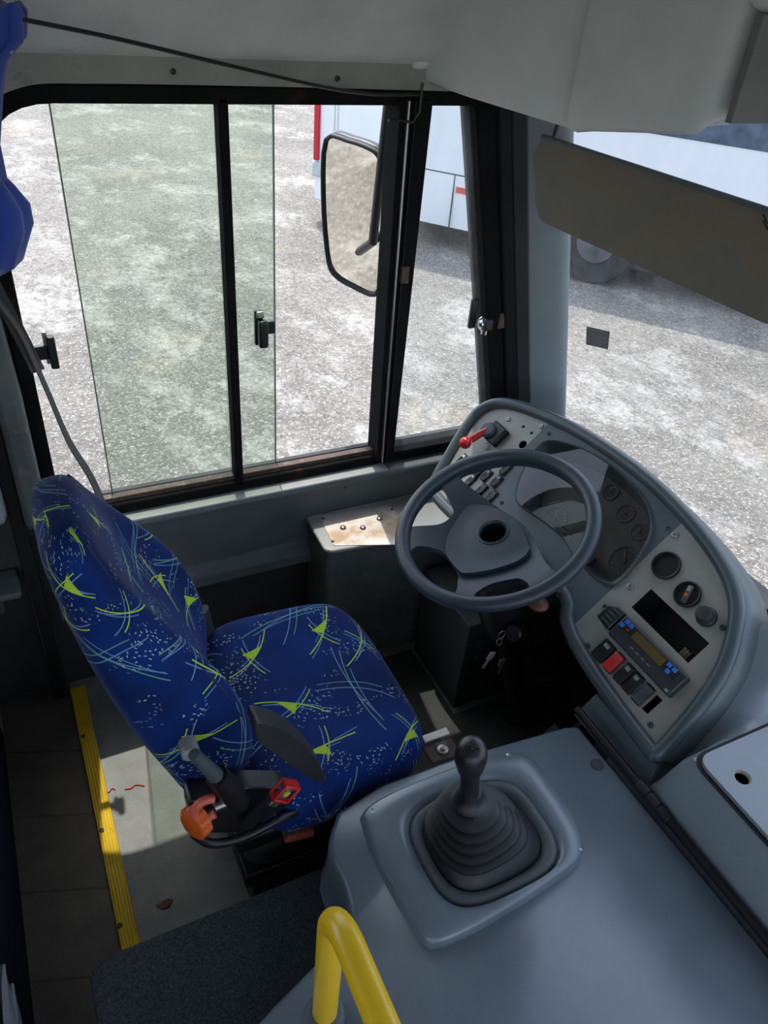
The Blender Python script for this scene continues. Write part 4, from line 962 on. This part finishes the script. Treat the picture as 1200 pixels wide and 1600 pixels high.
# cushion
cu = MB(); rr = []; uv2 = {}
px0, px1, hy = .21, .592, .238
lev = [(-1.325, .93, 0), (-1.30, .98, 0), (-1.26, 1.0, 0), (-1.225, .985, 0), (-1.203, .93, 0), (-1.193, .80, .0), (-1.194, .55, -.004), (-1.198, .25, -.006), (-1.199, .04, -.006)]
NC = 56
for i, (z, sc_, _) in enumerate(lev):
    ring = []
    for k in range(NC):
        t = 2 * math.pi * k / NC; c, s = math.cos(t), math.sin(t); e = 2 / 4.8
        x = abs(c) ** e * (1 if c >= 0 else -1); y = abs(s) ** e * (1 if s >= 0 else -1)
        X = (px0 + px1) / 2 + x * (px1 - px0) / 2 * sc_; Yy = YC + y * hy * sc_ * (1 - .04 * x)
        if x > .2: X -= .018 * abs(y) ** 3
        zz = z + (.012 * max(0, abs((Yy - YC) / hy) - .55) / .45 if z > -1.21 else 0) - (.02 * max(0, (X - .5) / .07) ** 2 if z > -1.24 else 0)
        ring.append(V((X, Yy, zz))); uv2[i * NC + k] = (X * 1.0, Yy + (0 if z > -1.2 else (z + 1.2) * (1 if s < 0 else -1))) if abs(y) > abs(x) else (X - (z + 1.2) * 1.0 * (z < -1.2), Yy)
    rr.append(ring)
cu.ring(rr); cu.uv = uv2; cush = build(cu, 'cushion', MT['fabric'], ST, sub=2)
# moulded black side covers between backrest and cushion
pts = [onY(314, 955, 1.165), onY(322, 985, 1.165), onY(332, 1018, 1.165), onY(343, 1052, 1.165)]; rgs = []
for i, p in enumerate(smooth_path(pts, 4)):
    d = V((.85, 0, .5)); n_ = V((0, 1, 0)); rgs.append([p + d * (.019 * math.cos(a)) + n_ * (.014 * math.sin(a)) for a in [2 * math.pi * k / 12 for k in range(12)]])
build(MB().ring(rgs), 'side_cover', plastic('dark_flap', (.03, .031, .033), .45), ST, angle=60)
# mechanism on the near side, built in the plane just outside the cushion
NY = YC - .25
def N_(px, py, d=0): return onY(px, py, NY + d)
# pivot disc and recliner arm
build(MB().lathe(N_(297, 1174, .03), (0, -1, 0), [(.014, -.03), (.014, .006), (.010, .010), (.002, .011)], 20), 'pivot_cap', MT['greycap'], ST)
build(MB().tube([N_(303, 1178), N_(330, 1205), N_(345, 1220)], [.009, .012, .013], 14), 'recliner_arm', MT['rimd'], ST, angle=60)
build(MB().tube([N_(338, 1212), N_(360, 1235), N_(375, 1255)], [.018, .021, .016], 14), 'recliner_housing', MT['black'], ST, angle=60)
# knobs
kc = N_(306, 1284, -.005); axk = V((-.85, -.45, .1)).normalized(); rg = []
for h, r in ((-.012, .020), (-.01, .027), (.006, .028), (.010, .024), (.011, .002)):
    u_ = axk.orthogonal().normalized(); w_ = axk.cross(u_)
    rg.append([kc + axk * h + (u_ * math.cos(2 * math.pi * k / 72) + w_ * math.sin(2 * math.pi * k / 72)) * r * (1 + .035 * math.cos(9 * 2 * math.pi * k / 72)) for k in range(72)])
build(MB().ring(rg), 'adjuster_knob', MT['orange'], ST, angle=50, label='orange fluted adjuster knob')
kc2 = N_(324, 1263, -.01); pts = [kc2 + V((-.2, 0, 0)) * 0 + V((math.cos(a) * .021, -.0, math.sin(a) * .023)) for a in [math.radians(60 + i * 24) for i in range(11)]]
build(MB().tube(pts, .0075, 12), 'release_lever', MT['salmon'], ST, label='curved salmon pink release lever')
build(MB().tube([N_(335, 1262, .0), N_(358, 1252, .0)], .0075, 14), 'threaded_rod', MT['steel'], ST, bevel=.001)
# black lower frame / pan
pan_ = [N_(298, 1262), N_(335, 1258), N_(390, 1240), N_(450, 1240), N_(465, 1262), N_(420, 1290), N_(370, 1312), N_(330, 1312), N_(300, 1290)]
P = [(p.x, p.z) for p in pan_]
build(MB().prism([(p[0], p[1]) for p in round_poly([(a, b, 0) for a, b in P], .01, 4)], lambda u, v, w: V((u, w, v)), NY + .012, NY + .05), 'side_plate', MT['black'], ST, bevel=.006)
build(MB().tube(smooth_path([N_(300, 1300, .01), N_(330, 1318, .0), N_(380, 1308, .0), N_(440, 1278, .01), N_(480, 1262, .03)], 5), .008, 10), 'lower_tube', MT['black'], ST)
# buckle stalk and red buckle
build(MB().tube([N_(385, 1290, .0), N_(410, 1262, -.01), N_(432, 1240, -.015)], [.014, .012, .010], 10, flat=.5), 'buckle_stalk', MT['black'], ST)
bk = N_(445, 1236, -.02); bd = (N_(470, 1210, -.02) - N_(425, 1258, -.02)).normalized(); bw = bd.cross(V((0, 1, 0))).normalized()
MK = Matrix.Translation(bk) @ Matrix((bd, V((0, 1, 0)), bw)).transposed().to_4x4()
m = MB()
for sx in (-.018, .014): m.box((sx, -.010, -.017), (sx + .005, .010, .017), MK)
for sz in (-.017, .0125): m.box((-.018, -.010, sz), (.018, -.005, sz + .0045), MK); m.box((-.018, .006, sz), (.018, .010, sz + .0045), MK)
build(m, 'buckle_frame', MT['red'], ST, bevel=.0015, label='open red plastic buckle frame')
build(MB().box((-.012, -.005, -.009), (.010, .004, .009), MK).box((-.034, -.004, -.009), (-.02, .003, .009), MK), 'latch_plate', MT['steel'], ST, bevel=.001)
build(MB().box((-.004, -.0085, -.005), (.006, -.004, .005), MK), 'spring_block', plastic('yellow_spring', (.5, .42, .06), .5), ST, bevel=.001)
# black flap holding the buckle
fp = [N_(392, 1116), N_(440, 1138), N_(478, 1165), N_(500, 1192), N_(507, 1220), N_(480, 1214), N_(452, 1196), N_(398, 1150)]
P = [(p.x, p.z) for p in round_poly([(p.x, 0, p.z) for p in fp], .02, 5)]
build(MB().plate([(p[0], p[1]) for p in P], [], lambda u, v, w: V((u, w + .012 * math.cos((u - .27) * 28), v)), NY - .010, NY + .026, .012), 'side_flap', plastic('near_flap', (.022, .023, .025), .42), ST, bevel=.004)
# pedestal, rails, bellows
build(MB().box((.20, YC - .17, -1.56), (.50, YC + .17, -1.52)).box((.18, YC - .2, -1.37), (.53, YC + .2, -1.325)), 'seat_pan', MT['black'], ST, bevel=.008)
rg = []
for i in range(15):
    z = -1.53 + i * .0125; d = .012 if i % 2 else 0; rg.append([V((x, y, z)) for x, y in se(.35, YC, .145 - d, .165 - d, 6, 40)])
build(MB().ring(rg), 'bellows', MT['rubber'], ST, angle=30)
build(MB().box((.22, YC - .15, FZ), (.48, YC + .15, -1.55)), 'pedestal', MT['black'], ST, bevel=.01)
for y in (YC - .16, YC + .14): build(MB().box((.15, y, FZ), (.56, y + .02, FZ + .03)), 'floor_rail', MT['steel'], ST, bevel=.003)
a, b = N_(446, 1308, .03), N_(488, 1298, .03)
build(MB().tube([a, b], .011, 14), 'height_handle', plastic('dull_red_grip', (.30, .06, .035), .5), ST, bevel=.002, label='dull red cylindrical height handle')
build(MB().box(a + V((-.004, -.005, .004)), a + V((.016, .02, .035))), 'handle_bracket', MT['steel'], ST, bevel=.002)

# ------------------------------------------------------------------ seat belt webbing and cable at the pillar
def ribbon(pts, w, th, wid):
    m = MB(); P = smooth_path(pts, 5); rg = []
    for i, p in enumerate(P):
        t = (P[min(i + 1, len(P) - 1)] - P[max(i - 1, 0)]).normalized(); u = (V(wid) - t * V(wid).dot(t)).normalized(); n_ = t.cross(u)
        rg.append([p + u * w + n_ * th, p - u * w + n_ * th, p - u * w - n_ * th, p + u * w - n_ * th])
    return m.ring(rg)
bl = ribbon([onY(-14, 455, 1.47), onY(30, 515, 1.47), onY(56, 570, 1.46), onY(78, 620, 1.44), onY(108, 690, 1.40), onY(150, 762, 1.33), V((.10, 1.22, -1.0)), V((.09, 1.17, -1.25))], .0085, .0012, (.3, .9, .2))
build(bl, 'seat_belt', MT['strap'], label='thin grey seat belt running from the pillar down behind the seat', cat='seat belt')
bl = ribbon([onY(-30, 400, 1.48), onY(-5, 455, 1.48), onY(22, 505, 1.48), onY(50, 560, 1.475), onY(60, 580, 1.47)], .0125, .0014, (1, .1, 0))
build(bl, 'belt_webbing', MT['black'], label='wide black webbing crossing the pillar above the thin seat belt', cat='webbing')

# ------------------------------------------------------------------ window latches
def latch(c, lab, kind):
    L = empty('window_latch', c - V((0, 0, .03)), lab, 'window latch', 'latches of the driver window' if kind != 'q' else None)
    if kind == 'j':
        build(MB().box(c + V((-.0, -.016, -.036)), c + V((.016, .004, .034))), 'handle', MT['black'], L, bevel=.003)
        build(MB().box(c + V((-.006, .0, -.03)), c + V((.003, .012, .04))), 'plate', MT['steel'], L, bevel=.001)
        build(MB().box(c + V((-.042, -.004, -.018)), c + V((.0, .006, .012))), 'catch', MT['black'], L, bevel=.002)
    else:
        build(MB().box(c + V((-.014, .0, -.042)), c + V((.006, .012, .042))), 'plate', MT['black'], L, bevel=.003)
        build(MB().box(c + V((-.010, -.022, -.042)), c + V((.012, .0, .024))), 'handle', MT['rimd'] if False else MT['black'], L, bevel=.006, seg=3)
        build(MB().box(c + V((-.011, -.008, .026)), c + V((.006, .002, .042))), 'plate_end', MT['steel'], L, bevel=.003)
        build(MB().box(c + V((.012, -.002, -.016)), c + V((.034, .006, .014))), 'catch', MT['black'], L, bevel=.002)
    return L
latch(onY(75, 548, 1.60), 'black window latch projecting from the left jamb near the seat belt', 'j')
latch(onY(408, 513, 1.61), 'black window latch on the tinted pane just right of the mullion', 'm')
c = onY(742, 492, 1.60)
Lq = empty('window_latch', c - V((0, 0, .03)), 'chrome and black latch on the quarter window beside the corner pillar', 'window latch')
build(MB().box(c + V((-.012, .0, -.038)), c + V((.008, .012, .040))), 'plate', MT['black'], Lq, bevel=.003)
d = onY(757, 505, 1.575)
build(MB().lathe(d + V((-.01, .012, -.004)), (1, -.4, 0), [(.012, 0), (.018, .006), (.018, .02), (.012, .026)], 18), 'chrome_barrel', MT['chrome'], Lq)
build(MB().box(d + V((-.008, -.018, -.016)), d + V((.018, .004, .016))), 'handle', MT['black'], Lq, bevel=.004)
build(MB().cyl(d + V((.004, 0, -.016)), d + V((.004, 0, -.03)), .009), 'pin', MT['chrome'], Lq)
build(MB().box((1.158, 1.572, d.z - .02), (1.19, 1.580, d.z + .022)), 'striker', MT['rust'], Lq, bevel=.002)
# small clip on the post
build(MB().box((.848, 1.560, -.64), (.868, 1.575, -.60)), 'post_clip', MT['rust'], po, bevel=.002)
c = onY(624, 188, 1.565); build(MB().tube([c + V((-.025, 0, 0)), c, c + V((.03, 0, -.004)), c + V((.045, 0, .015)), c + V((.046, 0, .07))], .003, 8), 'wire_hook', MT['black'], po)

# ------------------------------------------------------------------ exterior mirror
MY = 1.95
mr = empty('side_mirror', onY(560, 460, MY), 'tall black framed exterior mirror outside the driver window', 'mirror')
mo = [onY(x, y, MY) for x, y in ((506, 212), (582, 228), (600, 252), (602, 330), (590, 463), (520, 428), (508, 395), (503, 300))]
cm = sum(mo, V()) / len(mo)
# glass frame basis: tilt so that it looks back down at the ground
mn = V((-.80, -.55, -.17)).normalized(); 
mu = V((0, 0, 1)); mu = (mu - mn * mu.dot(mn)).normalized(); mv = mu.cross(mn).normalized()
mo2 = []
for x, y in ((509, 214), (545, 216), (582, 229), (597, 243), (602, 270), (603, 340), (597, 425), (590, 462), (555, 450), (521, 428), (510, 390), (504, 300)):
    r = ray(x, y); q = r * (cm.dot(mn) / r.dot(mn)); mo2.append(((q - cm).dot(mv), (q - cm).dot(mu)))
FM = lambda u, v, w: cm + mv * u + mu * v + mn * w
mo3 = [(p.x, p.y) for p in smooth_path([(*p, 0) for p in mo2], 3, True)]
mi = [(p[0] * .91, p[1] * .95) for p in mo3]
build(MB().prism(mo3, FM, -.035, -.002), 'shell', MT['black'], mr, bevel=.01, seg=3)
build(MB().plate(mo3, [mi], FM, -.004, .012), 'frame', MT['rubber'], mr, bevel=.004)
build(MB().prism(mi, FM, -.003, .003), 'glass', MT['mirror'], mr, flat=True)
ar0 = cm + V((.10, .03, .30))
build(MB().tube([V((.905, 1.66, -.12)), V((.90, 1.76, -.13)), V((.90, 1.80, -.30)), V((.885, 1.80, -.62)), cm + V((.03, .02, -.12))], .012, 10), 'arm', MT['black'], mr)

# ------------------------------------------------------------------ overhead cabinet and visor
oc = empty('overhead_cabinet', (1.1, 1.2, -.22), 'moulded light grey overhead cabinet above the windscreen', 'overhead cabinet')
A_ = onY(640, 128, 1.598); B_ = onX(880, 203, .985); C_ = onX(1078, 209, 1.0); D_ = onX(1128, 178, 1.005)
def up(p, z, dx=0, dy=0): return V((p.x + dx, p.y + dy, z))
ringz = []
def sec(z, inset_, a, b, c, dd):
    return None
plan = [(.865, 1.6, 0), (.905, 1.47, .0), (.990, B_.y + .008, .012), (.979, B_.y - .010, .006), (.992, 1.10, .0), (1.0, .925, .05), (1.36, .905, .0), (1.36, 1.6, .0)]
PL = [(p[0], p[1]) for p in round_poly([(a, b, 0) for a, b, c in plan], [c for a, b, c in plan], 6)]
def zbot(y):
    K = [(1.6, A_.z), (B_.y, B_.z), (C_.y, C_.z), (.905, D_.z)]
    for (ya, za), (yb, zb) in zip(K, K[1:]):
        if y >= yb: return za + (zb - za) * (ya - y) / (ya - yb)
    return D_.z
ar = sum(PL[i - 1][0] * PL[i][1] - PL[i][0] * PL[i - 1][1] for i in range(len(PL))); si_ = 1 if ar > 0 else -1
rings = []
for d, dz in ((.026, -.002), (.012, .001), (.004, .008), (0, .022), (0, .08)):
    q = inset(PL, si_ * d) if d else PL
    rings.append([V((x, min(y, 1.6), zbot(y0) + dz)) for (x, y), (x0, y0) in zip(q, PL)])
rings.append([V((x, y, .10)) for x, y in PL]); rings.append([V((x - .05 * (x < 1.2), y, .265)) for x, y in PL])
build(MB().ring(rings), 'housing', MT['ltgrey'], oc, angle=42)
um = MB().ring([[V((1.0, .93, -.035)), V((1.0, -.94, -.035)), V((1.34, -.94, -.035)), V((1.34, .93, -.035))], [V((.94, .93, .265)), V((.94, -.94, .265)), V((1.34, -.94, .265)), V((1.34, .93, .265))]])
build(um, 'upper_shelf', MT['ltgrey'], oc, bevel=.02, seg=3)
build(MB().box((1.25, -.94, -.19), (1.28, .93, -.03)), 'recess_panel', plastic('recess_grey', (.16, .165, .155), .6), oc, bevel=.006)
build(MB().box((1.006, .892, -.172), (1.36, .905, -.036)), 'end_panel', plastic('end_panel_grey', (.17, .175, .165), .65, grain=300, bs=.4), oc, bevel=.002)
fm = MB().box((.835, 1.57, -.2), (.875, 1.6, .2)); build(fm, 'edge_flange', MT['ltgrey'], oc, bevel=.01)
# visor
vz = [onX(848, 214, 1.07), onX(1212, 333, 1.17), onX(1212, 512, 1.17), onX(1186, 503, 1.163), onX(846, 346, 1.07), onX(838, 320, 1.068), onX(836, 240, 1.068)]
vn = (vz[1] - vz[0]).cross(vz[4] - vz[0]).normalized()
if vn.x > 0: vn = -vn
vo = vz[0]; vu = (vz[1] - vz[0]).normalized(); vw = vn.cross(vu)
vs = empty('sun_visor', vo.lerp(vz[2], .5), 'worn grey brown sun visor board hanging in front of the windscreen', 'sun visor')
P = [((p - vo).dot(vu), (p - vo).dot(vw)) for p in vz]
FV = lambda u, v, w: vo + vu * u + vw * v + vn * w
P = [(p[0], p[1]) for p in round_poly([(*p, 0) for p in P], [.006, .012, .008, .008, .012, .01, .01], 4)]
build(MB().prism(P, FV, -.006, .004), 'board', MT['visor'], vs, bevel=.0025)
build(MB().tube([FV(.0, .0, .0), FV((vz[1] - vo).length, 0, .0)], .006, 10), 'top_edge', MT['dash'], vs)
sg_ = 1 if vw.z > 0 else -1
for d_ in (.03, (vz[1] - vo).length - .004):
    q = FV(d_, 0, 0); build(MB().tube([q, q + V((.004, 0, .03)), V((q.x + .02, q.y - .03, -.16))], .005, 10), 'hinge_rod', MT['black'], vs)
build(MB().tube(smooth_path([onX(1192, 335, 1.15), onX(1198, 350, 1.15), onX(1192, 345, 1.15), onX(1202, 362, 1.15)], 4), .002, 6), 'cord_end', MT['black'], vs)

# ------------------------------------------------------------------ curtain and its cord
build(MB().tube(smooth_path([onY(28, 29, 1.40), onY(180, 60, 1.45), onY(340, 98, 1.48), onY(500, 135, 1.53), onY(585, 147, 1.565), onY(660, 148, 1.57)], 6), .0035, 8), 'stretched_cord', MT['black'], label='thin black cord stretched above the driver window', cat='cord')
ct_ = empty('curtain', (-.05, 1.42, -.8), 'bright blue curtain gathered at the left edge of the window', 'curtain')
def gather(spec, amp, nf, name):
    rg = []
    for (c, rx, ry, ph) in spec:
        c = V(c); rg.append([c + V((math.cos(a) * rx * (1 + amp * math.sin(nf * a + ph)), math.sin(a) * ry * (1 + amp * math.cos(nf * a + ph * 1.3)), .004 * math.sin(5 * a + ph))) for a in [2 * math.pi * k / 64 for k in range(64)]])
    return build(MB().ring(rg), name, MT['cloth'], ct_, angle=80)
yC = 1.42
def cy(px, py): return onY(px, py, yC)
t1, t2, t3, t4 = cy(2, 18), cy(4, 60), cy(-12, 90), cy(-20, 150)
gather([(t1 + V((0, 0, .01)), .026, .03, 0), (t1, .032, .03, .2), (t2, .03, .03, .6), (t3, .022, .028, 1.2), (t4, .02, .025, 1.6), (cy(-24, 230), .02, .03, 2.0), (cy(-22, 285), .028, .035, 2.3)], .16, 7, 'upper_gather')
gather([(cy(-22, 275), .022, .03, 0), (cy(-18, 296), .036, .035, .3), (cy(-10, 325), .05, .045, .7), (cy(-6, 355), .052, .048, 1.2), (cy(-8, 385), .046, .04, 1.8), (cy(-8, 410), .04, .04, 2.3), (cy(-14, 424), .02, .02, 2.8)], .13, 6, 'lower_bunch')
gather([(cy(-24, 330), .05, .04, 0), (cy(-20, 345), .06, .045, 0), (cy(-14, 356), .055, .06, .4)], .1, 9, 'tie_fold') if False else None
build(MB().tube([cy(14, 55) + V((0, -.02, 0)), cy(12, 72) + V((0, -.02, 0)), cy(16, 80) + V((0, -.02, 0))], .004, 6), 'lining_end', MT['greycap'], ct_)
